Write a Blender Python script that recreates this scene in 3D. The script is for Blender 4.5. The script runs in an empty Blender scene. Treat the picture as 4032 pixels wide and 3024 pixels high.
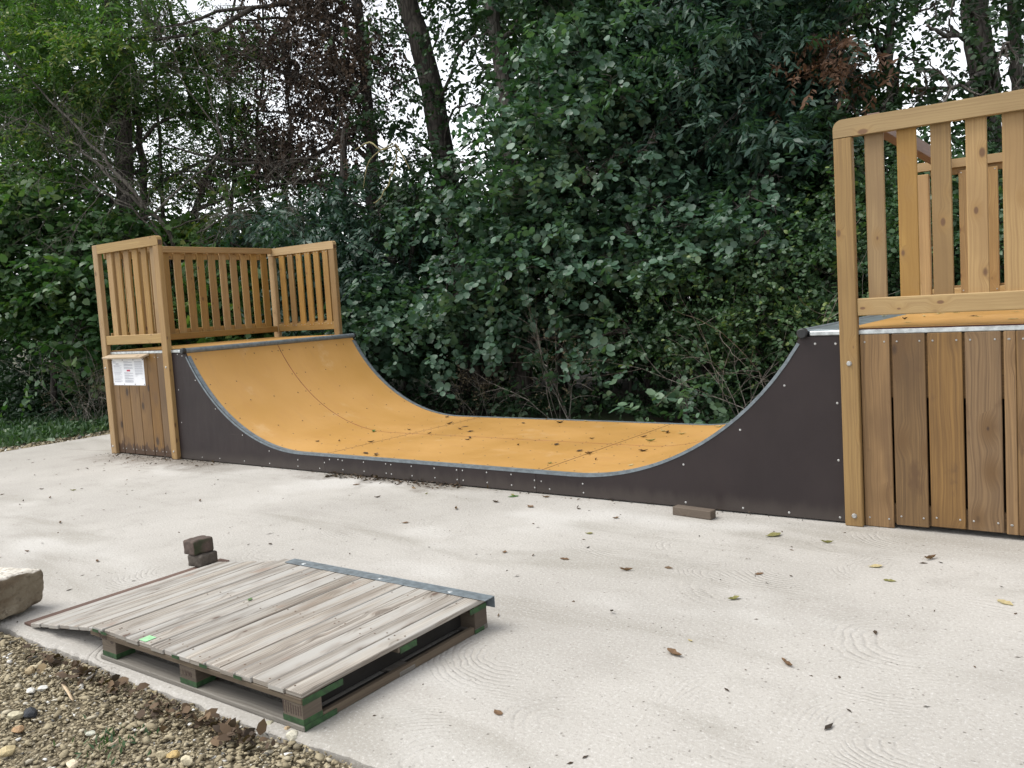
import bpy, bmesh, math, random
import numpy as np
from mathutils import Matrix, Vector
rng = np.random.default_rng(11)
random.seed(5)
scn = bpy.context.scene
COL = scn.collection

# ------------------------------------------------------------------ camera
CAM = np.array([8.266, -5.4505, 1.5067]); YAW, PIT, ROLL, FPX = -0.6222, -0.0751, 0.0611, 3347.8
PX0, PY0 = 2015.4, 1444.5                      # principal point in the 4032 x 3024 frame
_cy, _sy = math.cos(YAW), math.sin(YAW)
FWD = np.array([_sy*math.cos(PIT), _cy*math.cos(PIT), math.sin(PIT)])
_r = np.array([_cy, -_sy, 0.0]); _u = np.cross(_r, FWD)
RGT = _r*math.cos(ROLL) - _u*math.sin(ROLL); UPV = _u*math.cos(ROLL) + _r*math.sin(ROLL)
cam = bpy.data.cameras.new('camera'); camo = bpy.data.objects.new('camera', cam); COL.objects.link(camo)
camo.matrix_world = Matrix(((RGT[0], UPV[0], -FWD[0], CAM[0]), (RGT[1], UPV[1], -FWD[1], CAM[1]), (RGT[2], UPV[2], -FWD[2], CAM[2]), (0, 0, 0, 1)))
cam.sensor_width = 36; cam.lens = 36*FPX/4032; cam.shift_y = -67.5/4032
cam.clip_start = 0.05; cam.clip_end = 500
scn.camera = camo
def at(u, v, t):
    """point seen at frame position u, v at depth t metres"""
    return CAM + t*(FWD + RGT*(u-PX0)/FPX - UPV*(v-PY0)/FPX)

# ------------------------------------------------------------------ sky, sun, exposure
SUN_EL, SUN_AZ = math.radians(60), math.radians(236)      # azimuth from +Y towards +X
wd = bpy.data.worlds.new('World'); scn.world = wd; wd.use_nodes = True
nt = wd.node_tree; bg = nt.nodes['Background']
sky = nt.nodes.new('ShaderNodeTexSky'); sky.sky_type = 'NISHITA'; sky.sun_disc = False
sky.sun_elevation = SUN_EL; sky.sun_rotation = SUN_AZ; sky.dust_density = 0.9; sky.air_density = 1.0; sky.ozone_density = 1
hs = nt.nodes.new('ShaderNodeHueSaturation'); hs.inputs['Saturation'].default_value = 0.16
nt.links.new(sky.outputs[0], hs.inputs['Color']); nt.links.new(hs.outputs[0], bg.inputs[0]); bg.inputs[1].default_value = 0.15
sl = bpy.data.lights.new('sun', 'SUN'); sl.energy = 1.5; sl.angle = math.radians(38); sl.color = (1, .97, .90)
so = bpy.data.objects.new('sun', sl); COL.objects.link(so)
sd = Vector((math.cos(SUN_EL)*math.sin(SUN_AZ), math.cos(SUN_EL)*math.cos(SUN_AZ), math.sin(SUN_EL)))
so.rotation_euler = sd.to_track_quat('Z', 'Y').to_euler(); so.location = (0, 0, 20)
vs = scn.view_settings; vs.view_transform = 'Standard'; vs.look = 'None'; vs.gamma = 1; vs.use_curve_mapping = False
vs.exposure = 1.06
cy_ = scn.cycles; cy_.max_bounces = 7; cy_.diffuse_bounces = 4; cy_.glossy_bounces = 2; cy_.transmission_bounces = 4; cy_.transparent_max_bounces = 4

# ------------------------------------------------------------------ node helpers
class NT:
    def __init__(s, name):
        s.m = bpy.data.materials.new(name); s.m.use_nodes = True; s.t = s.m.node_tree
        s.b = s.t.nodes['Principled BSDF']; s.out = s.t.nodes['Material Output']
    def n(s, typ, **k):
        x = s.t.nodes.new('ShaderNode'+typ)
        for a, v in k.items(): setattr(x, a, v)
        return x
    def put(s, sock, v):
        if isinstance(v, bpy.types.NodeSocket): s.t.links.new(v, sock)
        elif v is not None: sock.default_value = v
    def math(s, op, a, b=None, c=None, clamp=False):
        x = s.n('Math', operation=op, use_clamp=clamp)
        for i, v in enumerate((a, b, c)): s.put(x.inputs[i], v)
        return x.outputs[0]
    def noise(s, vec, scale, detail=3, rough=.55, dist=0.0):
        x = s.n('TexNoise'); s.put(x.inputs['Vector'], vec); x.inputs['Scale'].default_value = scale
        x.inputs['Detail'].default_value = detail; x.inputs['Roughness'].default_value = rough; x.inputs['Distortion'].default_value = dist
        return x.outputs[0]
    def voro(s, vec, scale, feature='F1', rnd=1.0):
        x = s.n('TexVoronoi', feature=feature); s.put(x.inputs['Vector'], vec); x.inputs['Scale'].default_value = scale
        x.inputs['Randomness'].default_value = rnd
        return x
    def map(s, v, a, b, c=0.0, d=1.0, smooth=True):
        x = s.n('MapRange', interpolation_type='SMOOTHSTEP' if smooth else 'LINEAR'); s.put(x.inputs[0], v)
        for i, q in enumerate((a, b, c, d)): s.put(x.inputs[i+1], q)
        return x.outputs[0]
    def mix(s, f, a, b, blend='MIX'):
        x = s.n('Mix', data_type='RGBA', blend_type=blend); s.put(x.inputs[0], f)
        for i, v in ((6, a), (7, b)):
            s.put(x.inputs[i], (*v, 1) if isinstance(v, tuple) and len(v) == 3 else v)
        return x.outputs[2]
    def ramp(s, f, stops):
        x = s.n('ValToRGB'); cr = x.color_ramp; s.put(x.inputs[0], f)
        while len(cr.elements) < len(stops): cr.elements.new(.5)
        for e, (p, c) in zip(cr.elements, stops): e.position = p; e.color = (*c, 1)
        return x.outputs[0]
    def scale(s, vec, sc):
        x = s.n('VectorMath', operation='MULTIPLY'); s.put(x.inputs[0], vec); x.inputs[1].default_value = sc
        return x.outputs[0]
    def add(s, a, b):
        x = s.n('VectorMath', operation='ADD'); s.put(x.inputs[0], a); s.put(x.inputs[1], b)
        return x.outputs[0]
    def bump(s, h, strength=.3, dist=.01):
        x = s.n('Bump'); s.put(x.inputs['Height'], h); x.inputs['Strength'].default_value = strength; x.inputs['Distance'].default_value = dist
        s.t.links.new(x.outputs[0], s.b.inputs['Normal'])
    def base(s, c): s.put(s.b.inputs['Base Color'], (*c, 1) if isinstance(c, tuple) else c)
    def rough(s, v): s.put(s.b.inputs['Roughness'], v)

def wood_mat(name, light, dark, knot, stain=None, rough=.62, grey=None, contrast=1.0, wet=None, ks=(5.5, 10, 1), kt=.52, kh=.5):
    q = NT(name)
    uv = q.n('UVMap').outputs[0]
    rnd = q.n('ObjectInfo').outputs['Random']
    off = q.n('CombineXYZ'); q.put(off.inputs[0], q.math('MULTIPLY', rnd, 37.0)); q.put(off.inputs[1], q.math('MULTIPLY', rnd, 91.0)); q.put(off.inputs[2], q.math('MULTIPLY', rnd, 13.0))
    p = q.add(uv, off.outputs[0])
    kv = q.voro(q.scale(p, ks), 1.0, rnd=1.0)
    kd = kv.outputs['Distance']
    has = q.math('GREATER_THAN', q.n('SeparateColor').outputs[0], kt)
    sc = q.t.nodes[-1] if False else None
    sepc = [n for n in q.t.nodes if n.bl_idname == 'ShaderNodeSeparateColor'][0]; q.put(sepc.inputs[0], kv.outputs['Color'])
    ksz = q.map(sepc.outputs[1], 0, 1, .06, .22, False)
    kmask = q.math('MULTIPLY', q.math('SUBTRACT', 1.0, q.map(q.math('DIVIDE', kd, ksz), .55, 1.0)), has)
    khalo = q.math('MULTIPLY', q.math('SUBTRACT', 1.0, q.map(kd, .05, .5)), has)
    # grain lines, bent round the knots
    bend = q.math('MULTIPLY', khalo, .03)
    sx = q.n('SeparateXYZ'); q.put(sx.inputs[0], p)
    wob = q.math('MULTIPLY', q.math('SUBTRACT', q.noise(q.scale(p, (1.6, 5, 1)), 1.0, 2), .5), .06)
    v2 = q.math('ADD', q.math('ADD', sx.outputs[1], wob), bend)
    cv = q.n('CombineXYZ'); q.put(cv.inputs[0], q.math('MULTIPLY', sx.outputs[0], .9)); q.put(cv.inputs[1], q.math('MULTIPLY', v2, 85.0))
    g1 = q.noise(cv.outputs[0], 1.0, 3, .6)
    cv2 = q.n('CombineXYZ'); q.put(cv2.inputs[0], q.math('MULTIPLY', sx.outputs[0], 4.0)); q.put(cv2.inputs[1], q.math('MULTIPLY', v2, 420.0))
    g2 = q.noise(cv2.outputs[0], 1.0, 2, .6)
    g = q.math('ADD', q.math('MULTIPLY', g1, .72), q.math('MULTIPLY', g2, .28))
    c = q.mix(q.map(g, .5-.17/contrast, .5+.19/contrast), light, dark)
    big = q.noise(q.scale(p, (1.3, 3.5, 1)), 1.0, 3)
    c = q.mix(q.math('MULTIPLY', q.map(big, .42, .70), .75), c, dark)
    # per board tone
    tone = q.n('HueSaturation'); q.put(tone.inputs['Color'], c); q.put(tone.inputs['Value'], q.map(rnd, 0, 1, .74, 1.16, False)); q.put(tone.inputs['Saturation'], q.map(q.math('FRACT', q.math('MULTIPLY', rnd, 7.3)), 0, 1, .85, 1.08, False))
    c = tone.outputs[0]
    if grey: c = q.mix(q.map(q.noise(q.scale(p, (1.2, 9, 1)), 1.0, 4), .4, .66), c, grey)
    c = q.mix(q.math('MULTIPLY', khalo, kh), c, dark)
    c = q.mix(q.math('MULTIPLY', kmask, .9), c, knot)
    if stain: c = q.mix(q.math('MULTIPLY', q.map(q.noise(q.scale(p, (4, 9, 1)), 1.0, 4), .6, .74), .7), c, stain)
    if wet:      # damp stain creeping up from the foot of the board
        ox = q.n('TexCoord').outputs['Object']; sz = q.n('SeparateXYZ'); q.put(sz.inputs[0], ox)
        nz = q.math('MULTIPLY', q.math('SUBTRACT', q.noise(q.scale(p, (3, 22, 1)), 1.0, 3), .5), .35)
        lvl = q.math('ADD', sz.outputs[2], nz)
        c = q.mix(q.map(lvl, -.47, -.50), c, wet)
    q.base(c); q.rough(rough)
    q.bump(g, .25, .004)
    return q.m

M = {}
M['fence'] = wood_mat('fence_wood', (.375, .228, .073), (.250, .140, .042), (.115, .055, .024))
M['rail'] = wood_mat('rail_wood', (.425, .285, .112), (.310, .192, .070), (.14, .068, .032))
M['cladding'] = wood_mat('cladding_wood', (.240, .133, .042), (.112, .057, .017), (.032, .015, .006), stain=(.085, .042, .016), contrast=.9, ks=(3.6, 6.5, 1), kt=.42, kh=.85)
M['cladding_damp'] = wood_mat('cladding_wood_damp', (.225, .124, .039), (.106, .054, .016), (.032, .015, .006), stain=(.085, .042, .016), contrast=.9, ks=(3.6, 6.5, 1), kt=.5, kh=.8, wet=(.055, .026, .010))
M['old'] = wood_mat('weathered_wood', (.405, .368, .318), (.140, .113, .089), (.085, .052, .038), stain=(.23, .16, .12), rough=.8, grey=(.35, .335, .31), contrast=1.6)
M['pallet'] = wood_mat('pallet_wood', (.135, .105, .072), (.08, .058, .039), (.04, .026, .018), stain=(.13, .10, .06), rough=.8)
M['pallet_grey'] = wood_mat('pallet_grey_wood', (.20, .185, .162), (.125, .112, .096), (.07, .056, .044), rough=.85)
M['hood'] = wood_mat('hood_wood', (.46, .36, .24), (.33, .24, .15), (.14, .08, .05))
M['beam'] = wood_mat('beam_wood', (.20, .12, .085), (.12, .07, .05), (.05, .03, .02))
M['block'] = wood_mat('block_wood', (.15, .115, .085), (.095, .07, .05), (.05, .033, .022), rough=.8)
M['redstrip'] = wood_mat('red_strip_wood', (.13, .078, .058), (.085, .048, .037), (.05, .03, .025), rough=.8)
M['endgrain'] = wood_mat('end_grain_wood', (.13, .065, .025), (.085, .04, .016), (.05, .03, .02))

def simple(name, col, rough=.6, metal=0.0, var=.12, scale=6, bump=0.0, coord='Object'):
    q = NT(name); co = q.n('TexCoord').outputs[coord]
    n = q.noise(co, scale, 5, .6)
    q.base(q.mix(q.map(n, .3, .7), tuple(c*(1-var) for c in col), tuple(min(1, c*(1+var)) for c in col)))
    q.rough(q.map(n, .3, .7, rough*.88, min(1, rough*1.12))); q.b.inputs['Metallic'].default_value = metal
    if bump: q.bump(n, bump, .01)
    return q.m
def brown_mat():
    q = NT('brown_phenolic_panel'); co = q.n('TexCoord').outputs['Object']; n = q.noise(co, 2.2, 5, .6); m = q.noise(q.scale(co, (9, 9, 2)), 1.0, 5, .7); sz = q.n('SeparateXYZ'); q.put(sz.inputs[0], co)
    c = q.mix(q.map(n, .3, .7), (.0215, .0155, .0160), (.0275, .0200, .0200))
    f = q.math('MULTIPLY', q.map(q.math('ADD', sz.outputs[2], q.math('MULTIPLY', m, -.16)), .06, -.05), .3); c = q.mix(f, c, (.10, .085, .07))
    s = q.noise(q.scale(co, (2, 2, 40)), 1.0, 3, .7); c = q.mix(q.math('MULTIPLY', q.map(s, .66, .74), .25), c, (.07, .06, .055))
    q.base(c); q.rough(q.map(m, .3, .7, .42, .62)); q.b.inputs['Specular IOR Level'].default_value = .28; return q.m
M['brown'] = brown_mat()
M['body'] = simple('ramp_frame', (.06, .014, .012), .9)
M['seam'] = simple('red_brown_seam', (.20, .055, .032), .7, var=.3, scale=9)
M['seam_dark'] = simple('dark_brown_seam', (.12, .05, .022), .7, var=.3, scale=9)
M['damp'] = simple('damp_black_timber', (.010, .008, .006), .9)  # near-black colour standing in for the deep shade inside the pallet
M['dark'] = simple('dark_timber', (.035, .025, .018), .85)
M['galv'] = simple('galvanised_steel', (.52, .55, .56), .42, .75, .22, 22)
M['galv_dull'] = simple('dull_zinc_strip', (.155, .182, .20), .5, .25, .22, 26)
M['plate'] = simple('grey_metal_plate', (.25, .29, .31), .38, .6, .25, 9)
M['black'] = simple('black_rubber', (.012, .013, .014), .5)
M['screw'] = simple('zinc_screw', (.42, .42, .41), .45, .6)
M['screw_dark'] = simple('dark_screw', (.12, .075, .045), .5, .3)
M['paper'] = simple('white_paper', (.80, .81, .84), .6, var=.02)
M['ink'] = simple('grey_ink', (.33, .34, .38), .8, var=.05)
M['ink_dark'] = simple('dark_ink', (.12, .12, .14), .8)
M['red_ink'] = simple('red_ink', (.50, .06, .10), .7)
M['green'] = simple('green_paint', (.023, .060, .020), .8, var=.45, scale=30)
M['mint'] = simple('mint_paint', (.26, .52, .27), .7, var=.2, scale=30)
M['stamp'] = simple('stamp_ink', (.075, .05, .04), .9)

def ride_mat():
    q = NT('orange_ride_surface'); co = q.n('TexCoord').outputs['Object']
    a = q.noise(co, 1.1, 4); b = q.noise(q.scale(co, (3, 9, 3)), 1.0, 5, .65); d = q.noise(co, 60, 3)
    c = q.mix(q.map(a, .3, .7), (.44, .243, .070), (.495, .280, .092))
    c = q.mix(q.math('MULTIPLY', q.map(b, .48, .75), .35), c, (.43, .23, .085))
    sc_ = q.noise(q.scale(co, (.7, 7, .7)), 1.0, 5, .7, .4); c = q.mix(q.math('MULTIPLY', q.map(sc_, .57, .74), .28), c, (.33, .20, .10))
    du = q.noise(co, 2.4, 5, .7); c = q.mix(q.math('MULTIPLY', q.map(du, .56, .74), .30), c, (.62, .46, .28))
    c = q.mix(q.math('MULTIPLY', q.map(d, .62, .8), .25), c, (.30, .15, .06))
    sp = q.voro(co, 26); c = q.mix(q.math('MULTIPLY', q.math('SUBTRACT', 1.0, q.map(sp.outputs['Distance'], .03, .07)), .35), c, (.20, .10, .05))
    q.base(c); q.rough(q.map(a, .3, .7, .34, .50)); q.b.inputs['Specular IOR Level'].default_value = .35
    q.bump(q.noise(co, 4, 2), .06, .02)
    return q.m
M['ride'] = ride_mat()

def concrete_mat():
    q = NT('pale_concrete'); co = q.n('TexCoord').outputs['Object']
    n1 = q.noise(co, .55, 4, .6); n2 = q.noise(co, 3.0, 5, .65); n3 = q.noise(co, 70, 3, .75); n4 = q.noise(co, 18, 3, .7)
    c = q.mix(q.map(n1, .32, .68), (.340, .320, .292), (.408, .386, .355))
    c = q.mix(q.math('MULTIPLY', q.map(n2, .48, .75), .55), c, (.298, .278, .25))
    # long faint run-off streaks and pale washed patches
    st = q.noise(q.scale(co, (.35, 1.5, 1)), 1.2, 4, .6, .6)
    c = q.mix(q.math('MULTIPLY', q.map(st, .51, .70), .55), c, (.235, .218, .185))
    lt = q.noise(q.scale(co, (.5, .9, 1)), 1.1, 3); c = q.mix(q.math('MULTIPLY', q.map(lt, .55, .70), .7), c, (.485, .467, .440))
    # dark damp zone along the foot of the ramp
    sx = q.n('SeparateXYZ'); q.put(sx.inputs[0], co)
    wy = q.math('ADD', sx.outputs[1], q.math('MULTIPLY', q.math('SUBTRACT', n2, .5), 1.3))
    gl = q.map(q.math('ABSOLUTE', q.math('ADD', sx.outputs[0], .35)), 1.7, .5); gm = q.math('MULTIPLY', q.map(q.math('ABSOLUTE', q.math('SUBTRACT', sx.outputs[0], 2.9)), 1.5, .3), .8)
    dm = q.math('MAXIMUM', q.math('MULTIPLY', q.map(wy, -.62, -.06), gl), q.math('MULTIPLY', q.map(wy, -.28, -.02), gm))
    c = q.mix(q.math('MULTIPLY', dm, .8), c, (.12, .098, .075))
    # grit, pits and pale grains
    c = q.mix(q.map(n3, .54, .69, 0, .48), c, (.21, .19, .165)); c = q.mix(q.map(n3, .46, .34, 0, .35), c, (.62, .61, .59))
    c = q.mix(q.map(n4, .56, .72, 0, .22), c, (.31, .285, .25))
    pv = q.voro(co, 30); pit = q.math('MULTIPLY', q.math('SUBTRACT', 1.0, q.map(pv.outputs['Distance'], .08, .20)), q.map(n4, .48, .6))
    c = q.mix(q.math('MULTIPLY', pit, .7), c, (.13, .115, .095))
    # trowel swirls
    wn = q.n('TexNoise'); q.put(wn.inputs['Vector'], co); wn.inputs['Scale'].default_value = 2.3; wn.inputs['Detail'].default_value = 3
    flat = q.scale(q.add(co, q.scale(wn.outputs['Color'], (.20, .20, 0))), (1, 1.25, 0)); hs_ = []
    for s_, off, fr in ((.85, (0, 0, 0), 215.0), (1.15, (3.3, 7.7, 0), 190.0)):
        pp = q.add(flat, off); v = q.voro(pp, s_); dd = q.math('DIVIDE', v.outputs['Distance'], s_)
        ph = q.math('ADD', q.math('MULTIPLY', dd, fr), q.math('ADD', q.math('MULTIPLY', n4, 2.5), q.math('MULTIPLY', n2, 4.0)))
        rings = q.math('POWER', q.math('ADD', q.math('MULTIPLY', q.math('SINE', ph), .5), .5), 2.8)
        dv = q.n('VectorMath', operation='SUBTRACT'); q.put(dv.inputs[0], pp); q.put(dv.inputs[1], v.outputs['Position'])
        dx = q.n('SeparateXYZ'); q.put(dx.inputs[0], dv.outputs[0])
        side = q.map(q.math('ADD', q.math('MULTIPLY', dx.outputs[0], -1.0), q.math('MULTIPLY', dx.outputs[1], -.5)), -.05, .14)
        band = q.math('MULTIPLY', q.map(dd, .08, .20), q.map(dd, .60, .34))
        patch = q.math('MULTIPLY', q.map(q.noise(q.add(co, off), 1.5, 2), .46, .60), q.map(n4, .3, .6, .35, 1))
        hs_.append(q.math('MULTIPLY', q.math('MULTIPLY', rings, side), q.math('MULTIPLY', band, patch)))
    sw = q.math('MULTIPLY', q.math('ADD', *hs_), q.map(q.math('SUBTRACT', sx.outputs[0], q.math('MULTIPLY', sx.outputs[1], .9)), 3.2, 8.4, .22, 1.0))
    c = q.mix(q.map(sw, .25, .9, 0, .16), c, (.32, .295, .26))
    q.base(c); q.rough(.85)
    h = q.math('ADD', q.math('MULTIPLY', sw, -.75), q.math('ADD', q.math('MULTIPLY', n3, .55), q.math('MULTIPLY', pit, -.6)))
    h = q.math('ADD', h, q.math('MULTIPLY', n4, .5))
    q.bump(h, .6, .010)
    return q.m
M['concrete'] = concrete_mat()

def soil_mat():
    q = NT('woodland_soil'); co = q.n('TexCoord').outputs['Object']
    a = q.noise(co, 2.2, 6, .65); b = q.noise(co, .25, 3); d = q.noise(co, 30, 4, .7)
    c = q.mix(q.map(a, .35, .65), (.035, .028, .018), (.075, .058, .036))
    c = q.mix(q.map(d, .55, .7), c, (.11, .085, .05))
    c = q.mix(q.map(b, .45, .6), c, (.045, .075, .022))
    q.base(c); q.rough(.95); q.bump(a, .8, .05); return q.m
M['soil'] = soil_mat()
def gravel_bed_mat():
    q = NT('gravel_bed'); co = q.n('TexCoord').outputs['Object']
    v = q.voro(co, 55); sepc = q.n('SeparateColor'); q.put(sepc.inputs[0], v.outputs['Color'])
    c = q.ramp(sepc.outputs[0], [(0, (.19, .155, .095)), (.4, (.25, .205, .13)), (.75, (.31, .26, .175)), (1, (.37, .33, .26))])
    c = q.mix(q.map(v.outputs['Distance'], .25, .6), c, (.16, .13, .08))
    q.base(c); q.rough(.9); q.bump(q.math('SUBTRACT', 1.0, v.outputs['Distance']), .9, .02); return q.m
M['gravel_bed'] = gravel_bed_mat()

def attr_mat(name, stops, rough=.8, bump=0, transl=0.0, spec=.5, noise_amt=.0, tmul=(1.15, 1.5, .45)):
    q = NT(name); at_ = q.n('Attribute', attribute_name='tone'); c = q.ramp(at_.outputs['Fac'], stops)
    if noise_amt:
        co = q.n('TexCoord').outputs['Object']; nz = q.noise(co, 45, 4, .65)
        c = q.mix(q.math('MULTIPLY', q.map(nz, .45, .7), noise_amt), c, tuple(x*.45 for x in stops[0][1]))
    q.base(c); q.rough(rough); q.b.inputs['Specular IOR Level'].default_value = spec
    if transl:
        tr = q.n('BsdfTranslucent'); q.put(tr.inputs[0], q.mix(1.0, c, (*tmul, 1), 'MULTIPLY'))
        mx = q.n('MixShader'); mx.inputs[0].default_value = transl
        q.t.links.new(q.b.outputs[0], mx.inputs[1]); q.t.links.new(tr.outputs[0], mx.inputs[2]); q.t.links.new(mx.outputs[0], q.out.inputs[0])
    return q.m
M['stones'] = attr_mat('gravel_stones', [(0, (.10, .098, .09)), (.07, (.19, .155, .095)), (.40, (.28, .232, .145)), (.72, (.36, .305, .20)), (.93, (.44, .395, .305)), (1, (.66, .65, .62))], .85, noise_amt=.35)
M['alder'] = attr_mat('alder_leaf', [(0, (.024, .058, .034)), (.45, (.050, .104, .064)), (.8, (.090, .165, .108)), (1, (.125, .195, .118))], .45, transl=.22, spec=.5)
M['ash'] = attr_mat('ash_leaf', [(0, (.020, .052, .038)), (.6, (.036, .080, .056)), (1, (.060, .110, .068))], .48, transl=.24, spec=.5)
M['maple'] = attr_mat('maple_leaf', [(0, (.040, .095, .032)), (.5, (.066, .138, .040)), (.86, (.105, .185, .052)), (1, (.20, .23, .06))], .52, transl=.40, spec=.4)
M['hazel'] = attr_mat('hazel_leaf', [(0, (.032, .082, .030)), (.6, (.055, .120, .042)), (1, (.12, .18, .055))], .48, transl=.3, spec=.5)
M['shrub'] = attr_mat('shrub_leaf', [(0, (.024, .058, .026)), (.6, (.045, .095, .040)), (.93, (.072, .132, .050)), (1, (.15, .20, .06))], .48, transl=.22, spec=.45)
M['brownleaf'] = attr_mat('withered_leaf', [(0, (.030, .022, .018)), (.6, (.062, .044, .034)), (1, (.10, .07, .05))], .75, transl=.15, spec=.25, tmul=(1.2, 1.1, .8))
M['rustleaf'] = attr_mat('rust_leaf', [(0, (.06, .034, .022)), (1, (.135, .075, .045))], .75, transl=.2, spec=.25, tmul=(1.2, 1.0, .7))
M['cover'] = attr_mat('ground_cover_leaf', [(0, (.028, .066, .026)), (.6, (.052, .108, .044)), (1, (.095, .155, .06))], .5, transl=.2)
M['under'] = attr_mat('understorey_leaf', [(0, (.014, .036, .016)), (.7, (.028, .062, .026)), (1, (.05, .082, .032))], .55, transl=.2, spec=.4)
M['farleaf'] = attr_mat('far_leaf', [(0, (.016, .040, .016)), (.6, (.030, .066, .022)), (1, (.07, .105, .028))], .6, transl=.26, spec=.3)
M['litter'] = attr_mat('leaf_litter', [(0, (.030, .022, .016)), (.5, (.085, .055, .034)), (.85, (.16, .105, .06)), (1, (.30, .24, .13))], .8, transl=.1, spec=.3)
M['dryweed'] = attr_mat('dry_weed', [(0, (.055, .046, .028)), (1, (.15, .125, .08))], .85, spec=.2)

def bark_mat(name, a, b, c_=None):
    q = NT(name); co = q.n('TexCoord').outputs['Object']
    v = q.voro(q.scale(co, (14, 14, 3.2)), 1.0, 'DISTANCE_TO_EDGE'); n = q.noise(q.scale(co, (5, 5, 2)), 1.0, 5, .65)
    c = q.mix(q.map(v.outputs['Distance'], .02, .2), a, b); c = q.mix(q.map(n, .5, .75), c, c_ or tuple(x*1.7 for x in b))
    q.base(c); q.rough(.9); q.bump(q.math('ADD', v.outputs['Distance'], n), .7, .03); return q.m
M['bark'] = bark_mat('dark_bark', (.020, .016, .013), (.055, .047, .040))
M['bark_grey'] = bark_mat('grey_bark', (.045, .038, .033), (.10, .088, .078), (.17, .16, .145))
M['bark_dead'] = bark_mat('bleached_bark', (.09, .078, .066), (.20, .18, .155), (.28, .26, .23))
M['bark_twig'] = bark_mat('grey_twig_bark', (.06, .052, .044), (.125, .112, .095), (.18, .165, .14))
M['lichen'] = bark_mat('lichen_bark', (.12, .10, .05), (.24, .21, .10), (.33, .30, .14))

# ------------------------------------------------------------------ object helpers
WM = {}
def tag(o, label=None, cat=None, group=None, kind=None):
    if label: o['label'] = label
    if cat: o['category'] = cat
    if group: o['group'] = group
    if kind: o['kind'] = kind
    return o
def place(o, Mx, parent=None):
    COL.objects.link(o)
    if parent is not None: o.parent = parent; o.matrix_parent_inverse = WM[parent].inverted()
    o.matrix_basis = Mx; WM[o] = Mx.copy(); return o
def root(name, loc, label, cat, group=None):
    o = bpy.data.objects.new(name, None); o.empty_display_size = .2
    place(o, Matrix.Translation(Vector([float(c) for c in loc]))); return tag(o, label, cat, group)
def uvbox(me, dims):
    """u runs along the long axis in metres, v across"""
    L = int(np.argmax(dims)); uvl = me.uv_layers.new(name='UVMap')
    for p in me.polygons:
        n = [abs(x) for x in p.normal]; d = int(np.argmax(n)); ax = [i for i in range(3) if i != d]
        if L in ax: a = L; b = [i for i in ax if i != L][0]
        else: a, b = ax
        for li in p.loop_indices:
            co = me.vertices[me.loops[li].vertex_index].co
            uvl.data[li].uv = (co[a] if L in ax else co[a]*.25, co[b] + d*.37 + (.5 if p.normal[d] < 0 else 0))
_cache = {}
def box_mesh(dims, bev):
    k = (tuple(round(d, 4) for d in dims), bev)
    if k in _cache: return _cache[k]
    bm = bmesh.new(); bmesh.ops.create_cube(bm, size=1); bmesh.ops.scale(bm, vec=dims, verts=bm.verts)
    if bev: bmesh.ops.bevel(bm, geom=bm.edges[:], offset=bev, segments=1, affect='EDGES', profile=.5)
    me = bpy.data.meshes.new('board'); bm.to_mesh(me); bm.free(); me.update(); uvbox(me, dims); _cache[k] = me; return me
def board(name, lo, hi, mat, parent=None, bev=.003, rot=None):
    """box from corner lo to corner hi (world), optional rotation matrix about its centre"""
    lo = np.array(lo, float); hi = np.array(hi, float); dims = hi-lo; c = (lo+hi)/2
    bev = min(bev, .3*float(dims.min()))
    me = box_mesh(tuple(float(d) for d in dims), bev)
    if not me.materials: me.materials.append(M[mat])
    elif me.materials[0] is not M[mat]:
        me2 = _cache.get((me.name, mat))
        if me2 is None: me2 = me.copy(); me2.materials[0] = M[mat]; _cache[(me.name, mat)] = me2
        me = me2
    o = bpy.data.objects.new(name, me); Mx = Matrix.Translation(Vector(c))
    if rot is not None: Mx = Mx @ rot
    return place(o, Mx, parent)
def mesh_obj(name, V, F, mat, parent=None, smooth=False, uv=None, origin=None):
    V = np.asarray(V, float); org = np.array(origin if origin is not None else (0, 0, 0), float)
    me = bpy.data.meshes.new(name); me.from_pydata((V-org).tolist(), [], [list(map(int, f)) for f in F]); me.materials.append(M[mat] if isinstance(mat, str) else mat)
    if smooth: me.polygons.foreach_set('use_smooth', [True]*len(me.polygons))
    me.update()
    if uv: uvbox(me, uv)
    o = bpy.data.objects.new(name, me); return place(o, Matrix.Translation(Vector(org)), parent)
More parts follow.
